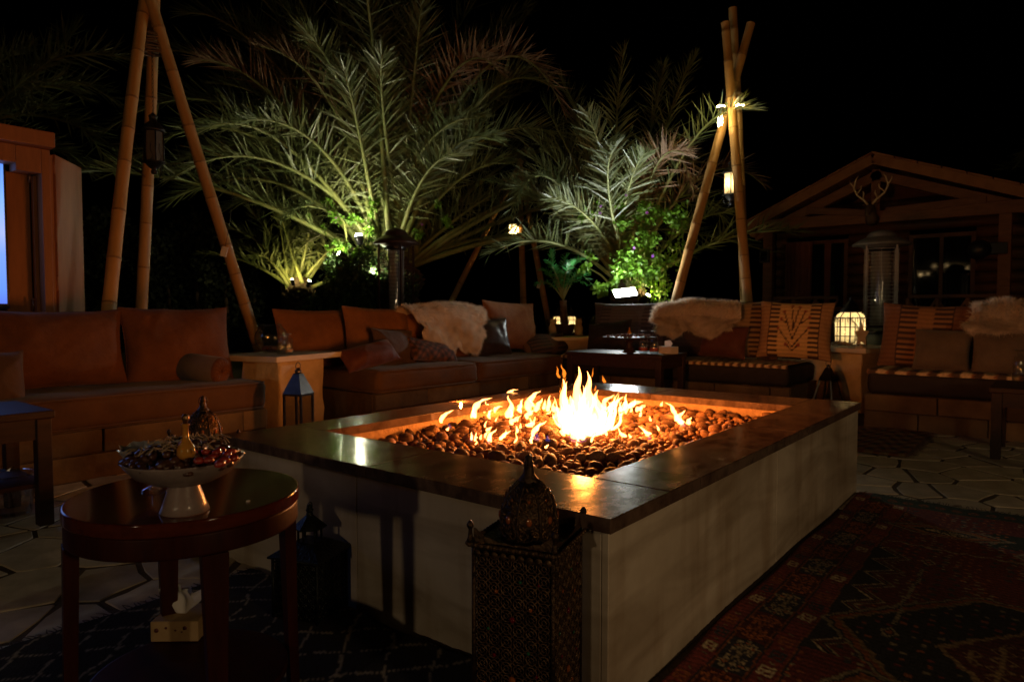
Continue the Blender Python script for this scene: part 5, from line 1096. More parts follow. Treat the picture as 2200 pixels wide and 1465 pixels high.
# small sensor boxes on poles
for (px, py, dep, lb) in ((482, 541, 6.15, 'small white box hanging from a wire on the slanting bamboo pole'), (1157, 614, 11.9, 'small pale box on the far bamboo pole beside the cycad')):
    c = PD(px, py, dep); t = thing('sensor_box', lb, 'box', c, YAW-PI/2+.2); t.rotation_euler[1] = .25
    MB().box(-.028, .028, -.02, .0, -.045, .045).build('case', 'white_box', t, bev=.006); MB().tube([(0, -.01, .045), (-.02, 0, .3), (-.09, .02, .75)], .0025, 4).build('wire', 'black', t)
# ================================================================== PALMS
def bez(P0, P1, P2, t): t = np.asarray(t)[:, None]; return (1-t)**2*P0+2*t*(1-t)*P1+t*t*P2
def frond(parent, origin, P0, P1, P2, n_leaf, ll, wl, seed, mt='palm_leaf', r0=.035, start=.16, name='frond', vee=.5, droop=.07, ang=(66, 26), jit=.15):
    q_ = np.random.default_rng(seed); P0, P1, P2 = [np.asarray(p, float) for p in (P0, P1, P2)]
    ts = np.linspace(0, 1, 18); c = bez(P0, P1, P2, ts)-origin; mb = MB()
    tw = np.linspace(1, 0, 18); mb.tube(c, list(r0*(.10+.90*tw**1.2)), 6); nr = len(mb.f)
    t = np.linspace(start, .995, n_leaf); t = t+q_.normal(0, .003, n_leaf); t = np.clip(t, start, .999)
    p = bez(P0, P1, P2, t)-origin; T = bez(P0, P1, P2, np.clip(t+.01, 0, 1.01))-bez(P0, P1, P2, t-.01); T /= np.linalg.norm(T, axis=1)[:, None]
    upv = np.array((0, 0, 1.)); roll = q_.normal(0, .35)
    S = np.cross(T, upv); S /= np.linalg.norm(S, axis=1)[:, None]+1e-9; N = np.cross(S, T)
    S, N = S*math.cos(roll)+N*math.sin(roll), N*math.cos(roll)-S*math.sin(roll)
    Vs, Fs = [], []
    for sg in (-1, 1):
        a = np.radians(np.interp(t, [start, .5, 1], [ang[0], (ang[0]+ang[1])*.62, ang[1]]))+q_.normal(0, jit*1.3, n_leaf)
        ve = vee+q_.normal(0, .42, n_leaf)
        d = T*np.cos(a)[:, None]+np.sin(a)[:, None]*(S*sg*np.cos(ve)[:, None]+N*np.sin(ve)[:, None])
        L_ = ll*np.interp(t, [start, start+.12, .45, .8, 1], [.30, .72, 1, .78, .42])*q_.uniform(.82, 1.12, n_leaf)
        dd = d+np.array((0, 0, -1))*droop*q_.uniform(.3, 1.6, n_leaf)[:, None]; dd /= np.linalg.norm(dd, axis=1)[:, None]
        w_ = wl*np.interp(t, [start, .4, 1], [.7, 1, .7])*q_.uniform(.8, 1.2, n_leaf)
        wd = np.cross(d, N*.8+S*.3*sg+q_.normal(0, .35, (n_leaf, 3))); wd /= np.linalg.norm(wd, axis=1)[:, None]+1e-9
        m_ = p+d*(L_*.45)[:, None]; e_ = m_+dd*(L_*.55)[:, None]; w2 = (wd*w_[:, None])
        V = np.stack([p-w2*.35, p+w2*.35, m_+w2*.5, m_-w2*.5, e_], 1).reshape(-1, 3)
        b0 = len(mb.v)+sum(len(x) for x in Vs); k = np.arange(n_leaf)*5+b0
        Vs.append(V); Fs += np.stack([k, k+1, k+2, k+3], 1).tolist()+np.stack([k+3, k+2, k+4], 1).tolist()
    V = np.concatenate([np.array(mb.v)]+Vs); F_ = [list(f) for f in mb.f]+Fs
    me = bpy.data.meshes.new(name); me.from_pydata(V.tolist(), [], F_); me.materials.append(MATS['palm_stem' if name == 'frond' else mt]); me.materials.append(MATS[mt])
    me.polygons.foreach_set('material_index', [0]*nr+[1]*(len(F_)-nr)); me.polygons.foreach_set('use_smooth', [True]*nr+[False]*(len(F_)-nr)); me.update()
    o = bpy.data.objects.new(name, me); COL.objects.link(o); o.parent = parent; return o
def palm(name_label, base_px, dep, fr, ll, wl, nl, trunk_r, seed, r0=.035, extra=0, ext=None, group='date palms round the courtyard'):
    B = PD(*base_px, dep); org = np.array((B[0], B[1], 0)); t = thing('palm_tree', name_label, 'palm tree', org, 0, group); q_ = random.Random(seed); zb = B[2]
    tr = MB(); nseg = 26; 
    for i in range(nseg):      # stubs of old leaf bases spiralling round the trunk
        for k in range(9):
            a = k*2*PI/9+i*.37; z = zb*(i+.5)/nseg-.1; r_ = trunk_r*(1+.12*math.sin(i*.9)); b0 = len(tr.v)
            tr.add([(r_*.85, -.09*trunk_r*6*.5, z-.05), (r_*.85, .09*trunk_r*6*.5, z-.05), (r_*1.22, .05*trunk_r*5*.5, z+.09), (r_*1.22, -.05*trunk_r*5*.5, z+.09), (r_*.9, 0, z+.16)], [(0, 1, 2, 3), (3, 2, 4), (0, 3, 4), (1, 4, 2)], False); tr.xf(Matrix.Rotation(a, 4, 'Z'), b0)
    tr.lathe([(trunk_r*1.05, 0), (trunk_r*.95, zb*.5), (trunk_r*.95, zb), (trunk_r*.5, zb+.25)], 16); tr.build('trunk', 'palm_bark', t)
    cs = []
    for i, f in enumerate(fr):
        (mx, my), (tx, ty), dd = f[0], f[1], f[2]; mt = f[3] if len(f) > 3 else 'palm_leaf'
        off = trunk_r*.8; P0 = B+np.array((q_.uniform(-off, off), q_.uniform(-off, off), q_.uniform(-.15, .15)))
        M_ = PD(mx, my, dep+dd*.45); T_ = PD(tx, ty, dep+dd); P1 = 2*M_-.5*(P0+T_)
        frond(t, org, P0, P1, T_, nl if mt != 'palm_leaf_dry' else int(nl*.9), ll*(f[4] if len(f) > 4 else 1), wl, seed*100+i, mt, r0)
    for i in range(extra):
        a, el = q_.uniform(0, 2*PI), q_.uniform(.35, 1.35); L_ = ext*q_.uniform(.8, 1.05)
        P0 = B+np.array((math.cos(a), math.sin(a), 0))*trunk_r*.6; d = np.array((math.cos(a)*math.cos(el), math.sin(a)*math.cos(el), math.sin(el)))
        if (d @ FW) < -.35: d = d-2*(d @ FW)*FW*.8
        P1 = P0+d*L_*.6; T_ = P0+d*L_*.95+np.array((math.cos(a)*.25, math.sin(a)*.25, -.30))*L_*(1.2-el*.5)
        frond(t, org, P0, P1, T_, nl, ll, wl, seed*100+50+i, 'palm_leaf', r0)
    return t, B
D_ = 'palm_leaf_dry'
LEFT = [((600, 395), (360, 436), -1.0), ((640, 335), (395, 345), -.5), ((560, 300), (285, 350), -1.4), ((520, 240), (205, 300), -1.2), ((560, 190), (300, 120), .5), ((600, 150), (400, 30), -.6),
        ((655, 120), (470, -70), .3), ((690, 110), (560, -120), -.8), ((740, 80), (680, -220), .5), ((800, 100), (770, -190), -1), ((850, 120), (850, -170), 1), ((900, 110), (980, -140), .3),
        ((930, 180), (1085, -70), 1), ((965, 200), (1140, 10), .4), ((1040, 150), (1212, 240), -1.2, D_), ((1000, 260), (1165, 150), .6), ((1000, 330), (1190, 285), -.3), ((985, 385), (1120, 335), .8),
        ((975, 475), (1092, 400), .3), ((945, 200), (1070, 150), -1.6, D_), ((720, 240), (560, 100), -1.6, D_), ((765, 260), (660, 70), -1.8), ((700, 330), (520, 260), -1.8), ((880, 250), (905, 10), -1.5),
        ((650, 425), (480, 450), 1), ((690, 400), (530, 365), 1.5), ((905, 330), (1030, 255), -1.6), ((780, 330), (740, 150), -1.9), ((660, 290), (470, 180), -.9), ((620, 240), (430, 130), -1.3, D_), ((840, 200), (800, -60), .2), ((700, 450), (600, 480), -.9, 'palm_leaf', .4),
        ((620, 360), (375, 380), -1.9), ((580, 330), (330, 380), .4), ((600, 270), (370, 220), .8), ((640, 230), (450, 120), .9), ((670, 190), (490, 30), 1.2), ((700, 170), (590, -20), -.1), ((720, 280), (600, 170), .3), ((740, 350), (660, 230), .4), ((680, 350), (520, 300), .2),
        ((790, 170), (720, -90), .8), ((870, 150), (930, -90), -.4), ((920, 260), (1010, 150), .4), ((950, 290), (1080, 210), 1.1), ((940, 350), (1060, 300), -1.2), ((960, 410), (1090, 350), -.4), ((900, 400), (985, 330), -1.5), ((640, 380), (440, 390), .3), ((610, 310), (420, 290), -2.2), ((1020, 230), (1190, 190), -.8), ((830, 300), (820, 120), -2.0)]
palm('largest date palm, its fronds filling the picture above the orange sofas', (845, 575), 10.4, LEFT, .66, .022, 108, .36, 1, .050, 26, 5.2)
RIGHT = [((1195, 392), (1098, 462), -.8), ((1190, 522), (1052, 545), -.9), ((1250, 380), (1165, 215), .2), ((1272, 330), (1205, 170), .6), ((1325, 330), (1342, 108), .2), ((1390, 330), (1425, 140), .8), ((1420, 312), (1492, 122), .4),
         ((1478, 318), (1622, 236), -1.62), ((1420, 345), (1492, 420), -.7, D_), ((1310, 430), (1322, 316), -1.6), ((1235, 430), (1135, 335), -.4), ((1450, 430), (1560, 480), .6), ((1500, 385), (1642, 398), .5, D_), ((1275, 480), (1185, 425), -1), ((1345, 430), (1385, 330), -1.3), ((1265, 350), (1240, 250), 1), ((1300, 540), (1200, 600), .9, 'palm_leaf', .6), ((1400, 380), (1470, 330), -1.2, D_)]
palm('date palm with a white floodlight at its foot, wrapped in bright green vine', (1352, 618), 9.4, RIGHT, .48, .018, 82, .20, 2, .034, 10, 2.9)
FAR = [((565, 530), (490, 490), -.4), ((580, 510), (530, 440), .3), ((605, 500), (580, 425), -.3), ((640, 495), (640, 415), .4), ((675, 500), (700, 425), -.3), ((700, 515), (762, 465), .4), ((705, 540), (740, 520), -.6), ((575, 555), (545, 560), -.6), ((620, 520), (600, 450), -.7), ((660, 520), (670, 450), -.7), ((545, 545), (500, 545), .2), ((720, 530), (775, 500), .2)]
palm('small far date palm lit from below by two yellow uplights', (645, 620), 15.5, FAR, .48, .04, 46, .30, 3, .05, 4, 2.2)
EDGE = [((-40, 250), (108, 130), -.5), ((0, 300), (200, 380), -.2), ((20, 250), (285, 345), -.5), ((60, 150), (330, 150), .3), ((100, 130), (130, 90), 1), ((20, 210), (180, 215), 0), ((-20, 330), (150, 330), -.3), ((60, 230), (260, 400), -.2), ((-60, 200), (60, 100), .4), ((60, 190), (270, 240), .6)]
palm('date palm at the picture edge behind the television cabinet', (-210, 420), 10.5, EDGE, .62, .028, 74, .34, 4, .045)
palm('date palm beyond the cabin, only one frond tip in the picture', (2420, 420), 12.5, [((2290, 300), (2186, 352), 0), ((2330, 250), (2210, 200), .5), ((2420, 250), (2430, 120), 0)], .5, .04, 60, .3, 5, .04, 3, 2.6)
# green uplights and spotlights
def spot(label, px, dep, aim, r_, led, name='spotlight'):
    c = PD(*px, dep); t = thing(name, label, 'spotlight', c); t.rotation_euler = (Vector(aim)-Vector(c)).to_track_quat('Z', 'Y').to_euler()
    MB().lathe([(.0005, -.12), (r_*.7, -.11), (r_*1.1, -.02), (r_*1.18, r_*.42), (r_*1.10, r_*.42), (r_*1.0, -.004), (.0005, -.006)], 20).build('housing', 'black', t)
    MB().lathe([(r_*.95, .004), (r_*.90, r_*.35), (r_*.6, r_*.75), (.0005, r_*.95)], 20).build('lens', led, t); return t
spot('bright spotlight on the trunk of the largest palm, in the vine', (771, 510), 9.7, PD(735, 330, 9.5), .058, 'spot_led')
spot('second spotlight behind the vine of the largest palm, aimed up the trunk', (800, 592), 9.7, PD(905, 250, 9.9), .045, 'spot_led')
spot('added unseen spotlight in the vine, brightening the lowest frond', (733, 548), 9.45, PD(560, 395, 9.6), .05, 'spot_led')  # added lamp, hidden among the leaves to brighten the low left frond
GU = 'yellow uplights under the small far palm'
spot('small warm uplight half hidden under the vine at the floodlit palm', (1391, 637), 9.1, PD(1435, 560, 9.0), .035, 'uplight_led', 'uplight')
spot('yellow uplight at the left side of the small far palm crown', (628, 603), 15.0, PD(600, 500, 15.2), .045, 'uplight_led', 'uplight')
spot('yellow uplight at the right side of the small far palm crown', (664, 606), 15.0, PD(690, 500, 15.2), .045, 'uplight_led', 'uplight')
c = PD(1343, 628, 8.45); fl = thing('floodlight', 'square white LED floodlight glaring at the foot of the vine wrapped palm', 'floodlight', c)
nrm = Vector((0, 0, 1))*.86-Vector(FW)*.50-Vector(RT)*.10; nrm.normalize(); xa = Vector(RT)+Vector((0, 0, .16)); xa = (xa-nrm*xa.dot(nrm)).normalized(); ya = nrm.cross(xa)
fl.matrix_world = Matrix(((xa.x, ya.x, nrm.x, c[0]), (xa.y, ya.y, nrm.y, c[1]), (xa.z, ya.z, nrm.z, c[2]), (0, 0, 0, 1)))
MB().box(-.145, .145, -.10, .10, -.05, -.004).build('housing', 'black', fl, bev=.006); MB().box(-.132, .132, -.088, .088, -.0035, .002).build('led_panel', 'flood_led', fl)
MB().tube([(-.155, 0, -.03), (-.155, -.02, -.12), (.155, -.02, -.12), (.155, 0, -.03)], .008, 6).build('bracket', 'black', fl)
# ------------------------------------------------------------------ climbing vines, bushes, hedge
def leaf_cloud(pts, size, q_, upb=.3, fold=.25):
    n_ = len(pts); d = q_.normal(0, 1, (n_, 3)); d[:, 2] -= .35; d /= np.linalg.norm(d, axis=1)[:, None]
    nn = q_.normal(0, 1, (n_, 3))+np.array((0, 0, upb)); s = np.cross(d, nn); s /= np.linalg.norm(s, axis=1)[:, None]+1e-9; u = np.cross(s, d)
    l = size*q_.uniform(.6, 1.3, n_)[:, None]; w_ = l*.36
    V = np.stack([pts, pts+d*l*.45+s*w_+u*l*fold*.4, pts+d*l, pts+d*l*.45-s*w_+u*l*fold*.4], 1).reshape(-1, 3); k = np.arange(n_)*4
    return V, np.concatenate([np.stack([k, k+1, k+2], 1), np.stack([k, k+2, k+3], 1)])
CLEAR = [(PD(771, 510, 9.7), .17, PD(700, 330, 9.4)), (PD(771, 510, 9.4), .13, PD(771, 500, 8.)), (PD(771, 510, 9.7), .17, PD(560, 415, 9.5)), (PD(1343, 628, 8.45), .30, PD(1320, 330, 8.2))]
def blob_pts(bl, dep, n_, q_, flat=.6):
    tot = sum(b[2]**2 for b in bl); P_ = []
    for b in bl:
        m_ = int(n_*b[2]**2/tot); dd = dep+(b[3] if len(b) > 3 else 0); c = PD(b[0], b[1], dd); r_ = b[2]/FPX*dd
        x = q_.normal(0, 1, (m_, 3)); x /= np.linalg.norm(x, axis=1)[:, None]; x *= (q_.uniform(0, 1, m_)**.42)[:, None]*r_
        ce = q_.normal(0, r_*.5, (max(3, m_//40), 3)); x = x*.55+ce[q_.integers(0, len(ce), m_)]; x[:, 2] *= 1.1
        P_.append(c+x)
    A = np.concatenate(P_); k = np.ones(len(A), bool)
    for (c, r_, to) in CLEAR:
        ax_ = (to-c)/np.linalg.norm(to-c); d = A-c; h = d @ ax_; k &= ~((np.linalg.norm(d-np.outer(h, ax_), axis=1) < r_*.6+.25*np.clip(h, 0, 2)) & (h > -.05)); k &= np.linalg.norm(d, axis=1) > r_
    return A[k]
def vine(label, bl, dep, n_, size, mt, cat, seed, flowers=(), stems=(), strands=(), name='climbing_vine'):
    q_ = np.random.default_rng(seed); p = blob_pts(bl, dep, n_, q_)
    for (x, y0, y1, k, dd) in strands:
        s = q_.uniform(0, 1, k); c = np.array([PD(x+6*math.sin(a*5+x), y0+(y1-y0)*a, dep+dd) for a in s]); p = np.concatenate([p, c+q_.normal(0, .018, (k, 3))])
    o0 = PD(bl[0][0], bl[0][1], dep); o0[2] = 0; t = thing(name, label, cat, o0)
    V, F_ = leaf_cloud(p-o0, size, q_); f = np_obj('foliage', V, F_, mt, t, smooth=False); f['kind'] = 'stuff'
    sm_ = MB()
    for st in stems: sm_.tube([np.array(PD(x, y, dep+.1))-o0 for x, y in st], [.02]+[.014]*(len(st)-2)+[.006], 6)
    for (x, y0, y1, k, dd) in strands: sm_.tube([PD(x+6*math.sin(a*5+x), y0+(y1-y0)*a, dep+dd)-o0 for a in np.linspace(0, 1, 8)], .004, 4)
    if sm_.v: sm_.build('stem', 'palm_stem', t)
    for (x, y) in flowers:
        c = PD(x, y, dep-.25)-o0; fm_ = MB()
        for k in range(5): a = k*2*PI/5; u_ = Vector(RT)*math.cos(a)+Vector((0, 0, 1))*math.sin(a); v_ = Vector(RT)*math.cos(a+.5)+Vector((0, 0, 1))*math.sin(a+.5); w_ = Vector(RT)*math.cos(a-.5)+Vector((0, 0, 1))*math.sin(a-.5); cc = Vector(c); fm_.add([cc, cc+v_*.014, cc+u_*.023-Vector(FW)*.008, cc+w_*.014], [(0, 1, 2), (0, 2, 3)], False)
        fm_.build('flower', 'flower', t)
    return t
vine('bright green flowering vine climbing the palm above the white floodlight', [(1350, 560, 34), (1392, 528, 30), (1340, 470, 20), (1408, 492, 24), (1445, 452, 24), (1330, 430, 13), (1262, 572, 13), (1318, 592, 26, -.1), (1298, 605, 20, -.2), (1388, 590, 26), (1352, 590, 34, .15), (1270, 545, 11), (1388, 450, 18), (1462, 482, 20, .2), (1345, 410, 12), (1262, 460, 12), (1290, 440, 10), (1415, 560, 16), (1370, 500, 18)], 8.85, 2900, .058, 'ivy', 'vine', 11,
     flowers=((1345, 420), (1291, 443), (1288, 458), (1362, 533), (1390, 458), (1402, 551)), stems=(((1350, 640), (1345, 560), (1385, 500), (1440, 450)), ((1360, 640), (1330, 540), (1335, 440)), ((1340, 640), (1290, 590), (1255, 570))),
     strands=((1424, 560, 645, 60, .1), (1412, 545, 640, 60, .15), (1435, 540, 625, 50, .1), (1447, 470, 560, 50, .15), (1459, 470, 575, 50, .2), (1472, 440, 540, 45, .2), (1400, 560, 660, 50, .1), (1420, 590, 660, 40, .2)))
vine('green vine on the spotlit trunk of the largest palm', [(735, 470, 20, .2), (705, 438, 16, .2), (768, 470, 14, .3), (795, 500, 16, .2), (738, 560, 30, -.1), (722, 530, 18), (690, 490, 10, .3), (800, 452, 12), (812, 430, 10), (960, 470, 14), (900, 500, 12), (940, 440, 9), (660, 470, 10, .3), (778, 548, 20), (735, 595, 24), (790, 530, 14)], 9.75, 1700, .055, 'ivy', 'vine', 12,
     flowers=((722, 468), (758, 535), (907, 483)), stems=(((760, 640), (750, 560), (740, 480), (700, 430)), ((780, 640), (775, 540), (795, 490))))
vine('dark leafy bush at the foot of the largest palm, behind the brown heater', [(745, 620, 55), (790, 600, 45), (715, 650, 40), (790, 650, 50), (850, 620, 40), (740, 580, 30)], 9.7, 6500, .06, 'bush', 'bush', 13, name='leafy_bush')
vine('low dark shrub below the floodlit palm', [(1300, 690, 30), (1390, 680, 30), (1345, 700, 36)], 9.3, 900, .06, 'bush', 'bush', 14, name='leafy_bush')
q_ = np.random.default_rng(15); H0 = np.array(PD(380, 670, 16.8)); H0[2] = 0; hd = thing('hedge', 'tall dark hedge in the night behind the left bamboo tripod', 'hedge', H0)
rt_ = np.array(RT); n_ = 9000; uu = q_.uniform(-3.6, 2.2, n_); zz = 3.1*q_.uniform(0, 1, n_)**.8; p = rt_*uu[:, None]+np.array((0, 0, 1))*(zz*(1+.12*np.sin(uu*3)))[:, None]+FW*(q_.uniform(-.3, .3, n_)+.25*np.sin(uu*5)+.2*np.sin(zz*6))[:, None]
V, F_ = leaf_cloud(p, .13, q_); f = np_obj('foliage', V, F_, 'hedge', hd, smooth=False); f['kind'] = 'stuff'
for k in range(9): x = -3+k*.7; mb = MB(); mb.tube([rt_*x, rt_*(x+.05)+np.array((0, 0, .8)), rt_*(x-.02)+np.array((0, 0, 1.8))], [.06, .05, .04], 6); mb.build('trunk', 'palm_bark', hd)
# potted cycad
p = PZ(1213, 720, CTz-.0); cp = thing('potted_cycad', 'small bright green cycad in a dark bowl pot between two little lit lanterns', 'potted plant', p)
MB().lathe([(.06, .002), (.09, .01), (.125, .06), (.14, .13), (.15, .15), (.135, .15), (.125, .13), (.0005, .12)], 28).build('pot', 'dark_wood', cp)
cb = PD(1210, 645, 8.95); ct_ = MB(); ct_.tube([(0, 0, .10), tuple(np.array(cb)-np.array(p)+np.array((0, 0, -.05))), tuple(np.array(cb)-np.array(p))], [.06, .045, .05], 10); ct_.build('trunk', 'palm_bark', cp)
for i, (m_, t_, dd) in enumerate((((1190, 580), (1186, 538), -.1), ((1208, 580), (1222, 545), .1), ((1240, 590), (1286, 634), -.25), ((1230, 575), (1256, 555), .1), ((1240, 592), (1268, 588), .0), ((1185, 595), (1160, 580), .1), ((1180, 610), (1150, 612), -.1), ((1215, 590), (1235, 560), -.3), ((1195, 590), (1175, 560), -.3), ((1225, 605), (1262, 612), -.3))):
    P0 = np.array(cb); M_ = PD(*m_, 8.95+dd*.5); T_ = PD(*t_, 8.95+dd); frond(cp, np.array(p), P0, 2*M_-.5*(P0+T_), T_, 34, .115, .014, 900+i, 'cycad', .010, .22, vee=.2, droop=.05, ang=(75, 40), jit=.06)

# ================================================================== TELEVISION CABINET
CY_ = 5.7; tc_ = thing('tv_cabinet', 'orange brown wooden outdoor television cabinet with its folding door standing open', 'cabinet', (0, CY_, 0))
x_r = 1.72; zt = 2.13
mb = MB().box(-.35, x_r+.06, -.25, .42, zt+.001, zt+.105); mb.build('cornice', 'tan_wood', tc_, bev=.006)
MB().box(-.35, x_r-.15, -.16, .0, zt-.12, zt).build('fascia', 'tan_wood', tc_, bev=.004)
MB().box(x_r-.15, x_r, -.16, -.02, zt-.17, zt-.001).build('bracket', 'tan_wood', tc_, bev=.004)
MB().box(-.35, x_r, .36, .40, .25, zt).build('back_panel', 'tan_wood', tc_); MB().box(-.35, x_r, -.15, .36, .70, .75).build('shelf', 'tan_wood', tc_)
MB().box(x_r-.0, x_r+.055, -.16, .38, 0.02, zt-.002).build('side_post', 'tan_wood', tc_, bev=.004)
MB().box(x_r+.056, x_r+.075, -.14, -.10, .05, zt-.03).build('hinge_strip', 'tan_wood', tc_)
il = MB(); il.bar((x_r-.10, .02, .30), (x_r-.10, .02, zt-.16), .15, .022, up=(0, 1, .0)); il.build('inner_leaf', 'tan_wood', tc_)
il = MB(); il.bar((x_r-.012, -.04, .30), (x_r-.012, -.04, zt-.18), .05, .02); il.build('inner_stile', 'tan_wood', tc_)
for z in (1.93, 1.04):
    bl_ = MB(); bl_.tube([(x_r-.045, -.075, z-.03), (x_r-.045, -.075, z+.04)], .006, 8); bl_.ball((x_r-.045, -.075, z+.045), .009, 8, 5); bl_.build('bolt', 'brass', tc_)
h0, h1 = np.array((x_r+.105, -.10)), np.array((x_r+.40, .26)); d2 = (h1-h0)/np.linalg.norm(h1-h0)
dl = MB(); dl.bar((h0[0], h0[1], .30), (h0[0], h0[1], zt-.02), .001, .001); dl = MB(); nx, ny = -d2[1]*.02, d2[0]*.02
dl.add([(h0[0], h0[1], .3), (h1[0], h1[1], .3), (h1[0]+nx, h1[1]+ny, .3), (h0[0]+nx, h0[1]+ny, .3), (h0[0], h0[1], zt-.015), (h1[0], h1[1], zt-.015), (h1[0]+nx, h1[1]+ny, zt-.015), (h0[0]+nx, h0[1]+ny, zt-.015)], [(3, 2, 1, 0), (4, 5, 6, 7), (0, 1, 5, 4), (1, 2, 6, 5), (2, 3, 7, 6), (3, 0, 4, 7)], False); fd_ = dl.build('folding_door', 'tan_wood', tc_, bev=.003)
for z in (.5, 1.15, 1.5, 1.98): MB().tube([(h0[0]-.012, h0[1]-.006, z), (h0[0]-.012, h0[1]-.006, z+.10)], .011, 8).build('hinge', 'tan_wood', fd_)
tv = thing('television', 'television glowing blue inside the wooden cabinet, cut by the picture edge', 'television', (.75, CY_-.02, .80))
MB().box(-.80, .80, .0, .05, .22, 1.25).build('bezel', 'black', tv, bev=.004); MB().box(-.785, .785, -.004, -.001, .255, 1.225).build('screen', 'tv_screen', tv); MB().box(-.2, .2, .0, .2, -.048, -.02).build('stand', 'black', tv, bev=.003); MB().box(-.03, .03, .06, .10, -.02, .4).build('neck', 'black', tv)

# ================================================================== CABIN
CXF = 13.0; ap_, ev = PX(1885, 330, CXF), PX(1612, 484, CXF); er = np.array((CXF, -.55, 2.38)); ap_ = ap_-np.array((0, 0, .17)); ev = ev-np.array((0, 0, .12)); cb_ = thing('cabin', 'dark log cabin with a gabled porch roof and antlers under the ridge', 'cabin', (CXF, ap_[1], 0))
O = np.array((CXF, ap_[1], 0)); L3 = lambda v: tuple(np.array(v)-O)
def cbar(a, b, w_, h_, nm, mt='cabin_wood'): return MB().bar(L3(a), L3(b), w_, h_, up=(1, 0, 0) if abs(a[2]-b[2]) > .01 and abs(a[1]-b[1]) < .02 else (0, 0, 1)).build(nm, mt, cb_, bev=.008)
for sgn, e_ in ((1, ev), (-1, er)):         # barge boards, two rafters deep, and roof planks
    cbar(ap_+np.array((-.35, 0, .02)), e_+np.array((-.35, 0, .02)), .05, .16, 'barge_board', 'roof_wood')
    cbar(ap_+np.array((.0, -sgn*.08, -.17)), e_+np.array((.0, -sgn*.10, -.12)), .14, .16, 'rafter')
    n_ = 9
    for i in range(n_):
        f0, f1 = i/n_, (i+1)/n_-.006; a, b = ap_+(e_-ap_)*f0, ap_+(e_-ap_)*f1; up_ = np.array((0, 0, .11)); vs = []
        for zz in (0, .03):
            for (q_p, x) in ((a, -.42), (b, -.42), (b, 4.2), (a, 4.2)): vs.append(L3(q_p+np.array((x, 0, .10+zz))))
        MB().add(vs, [(3, 2, 1, 0), (4, 5, 6, 7), (0, 1, 5, 4), (1, 2, 6, 5), (2, 3, 7, 6), (3, 0, 4, 7)], False).build('roof_plank', 'roof_wood', cb_)
    kp = O+np.array((0, 0, 2.66)); cbar((CXF-.04, O[1]+sgn*.15, 2.68), ap_+(e_-ap_)*.52+np.array((-.04, 0, -.18)), .10, .12, 'brace')
    lg = e_+np.array((-.2, -sgn*.12, -.06)); MB().tube([L3(lg), L3(lg+np.array((.9, 0, 0)))], .07, 12).build('log_end', 'roof_wood', cb_)
ty0, ty1 = ev[1]-.15, er[1]+.1
cbar((CXF, ty0, 2.60), (CXF, ty1, 2.60), .16, .20, 'tie_beam'); cbar((CXF, O[1], 2.70), (CXF, O[1], ap_[2]-.15), .14, .14, 'king_post')
for py_ in (PX(1652, 560, CXF)[1], PX(2158, 560, CXF)[1]): cbar((CXF, py_, .3), (CXF, py_, 2.50), .17, .17, 'porch_post')
XW = 14.6; MB().box(-.42, 1.6, ty1-O[1], ty0-O[1], .02, .30).build('porch_deck', 'dark_wood', cb_)
y_of = lambda px, x=XW: float(PX(px, 560, x)[1])
wy0, wy1 = -.9, float(PX(1668, 560, XW)[1])
openings = [(y_of(1822), y_of(1688)), (y_of(2096), y_of(1952))]; oz0, oz1 = 1.02, 2.42
for k in range(14):           # log courses of the wall, cut around the two big windows
    z = .31+k*.20; segs = [(wy0, wy1)]
    if oz0-.15 < z < oz1:
        segs = [(wy0, openings[1][0]), (openings[1][1], openings[0][0]), (openings[0][1], wy1)]
    for (a, b) in segs:
        if b-a > .03: MB().tube([(XW-O[0]+.08, a-O[1], z+.1), (XW-O[0]+.08, b-O[1], z+.1)], .104, 10).build('log', 'cabin_wood', cb_)
gbl = MB().add([(XW-O[0]+.1, ev[1]-O[1]-.2, 2.55), (XW-O[0]+.1, er[1]-O[1]+.2, 2.55), (XW-O[0]+.1, 0, ap_[2]), (XW-O[0]+.2, ev[1]-O[1]-.2, 2.55), (XW-O[0]+.2, er[1]-O[1]+.2, 2.55), (XW-O[0]+.2, 0, ap_[2])], [(0, 1, 2), (5, 4, 3)], False); gbl.build('gable_wall', 'cabin_wood', cb_)
for (a, b), nm in zip(openings, (3, 2)):
    wf = MB(); X_ = XW-O[0]-.02; A, B = a-O[1], b-O[1]
    wf.box(X_, X_+.06, A, A+.07, oz0, oz1); wf.box(X_, X_+.06, B-.07, B, oz0, oz1); wf.box(X_, X_+.06, A+.071, B-.071, oz0, oz0+.07); wf.box(X_, X_+.06, A+.071, B-.071, oz1-.07, oz1)
    for i in range(1, nm): y = A+(B-A)*i/nm; wf.box(X_+.004, X_+.056, y-.03, y+.03, oz0+.071, oz1-.071)
    fo = wf.build('window', 'cabin_wood', cb_); 
    for i in range(nm): y0, y1 = A+(B-A)*i/nm+.035, A+(B-A)*(i+1)/nm-.035; MB().add([(X_+.03, y0, oz0+.05), (X_+.03, y1, oz0+.05), (X_+.03, y1, oz1-.05), (X_+.03, y0, oz1-.05)], [(3, 2, 1, 0)], False).build('pane', 'dark_pane', fo)
a, b = openings[0]
for k, (px, w_) in enumerate(((1700, .11), (1716, .16), (1733, .10), (1778, .06))):   # curtains hung on the porch beside the window
    yc = float(PX(px, 560, 14.2)[1]); mb = MB(); V = []
    for i in range(13):
        for j in range(2): u_ = i/12; V.append((14.2-O[0]+.03*math.sin(u_*19+k), yc-O[1]+(u_-.5)*w_*2*(.85 if j == 0 else 1), .75+1.62*j))
    mb.add(V, [(2*i, 2*i+2, 2*i+3, 2*i+1) for i in range(12)]); mb.build('curtain', 'red_curtain', cb_)
yr0, yr1 = float(PX(1660, 600, CXF)[1]), float(PX(2150, 600, CXF)[1])
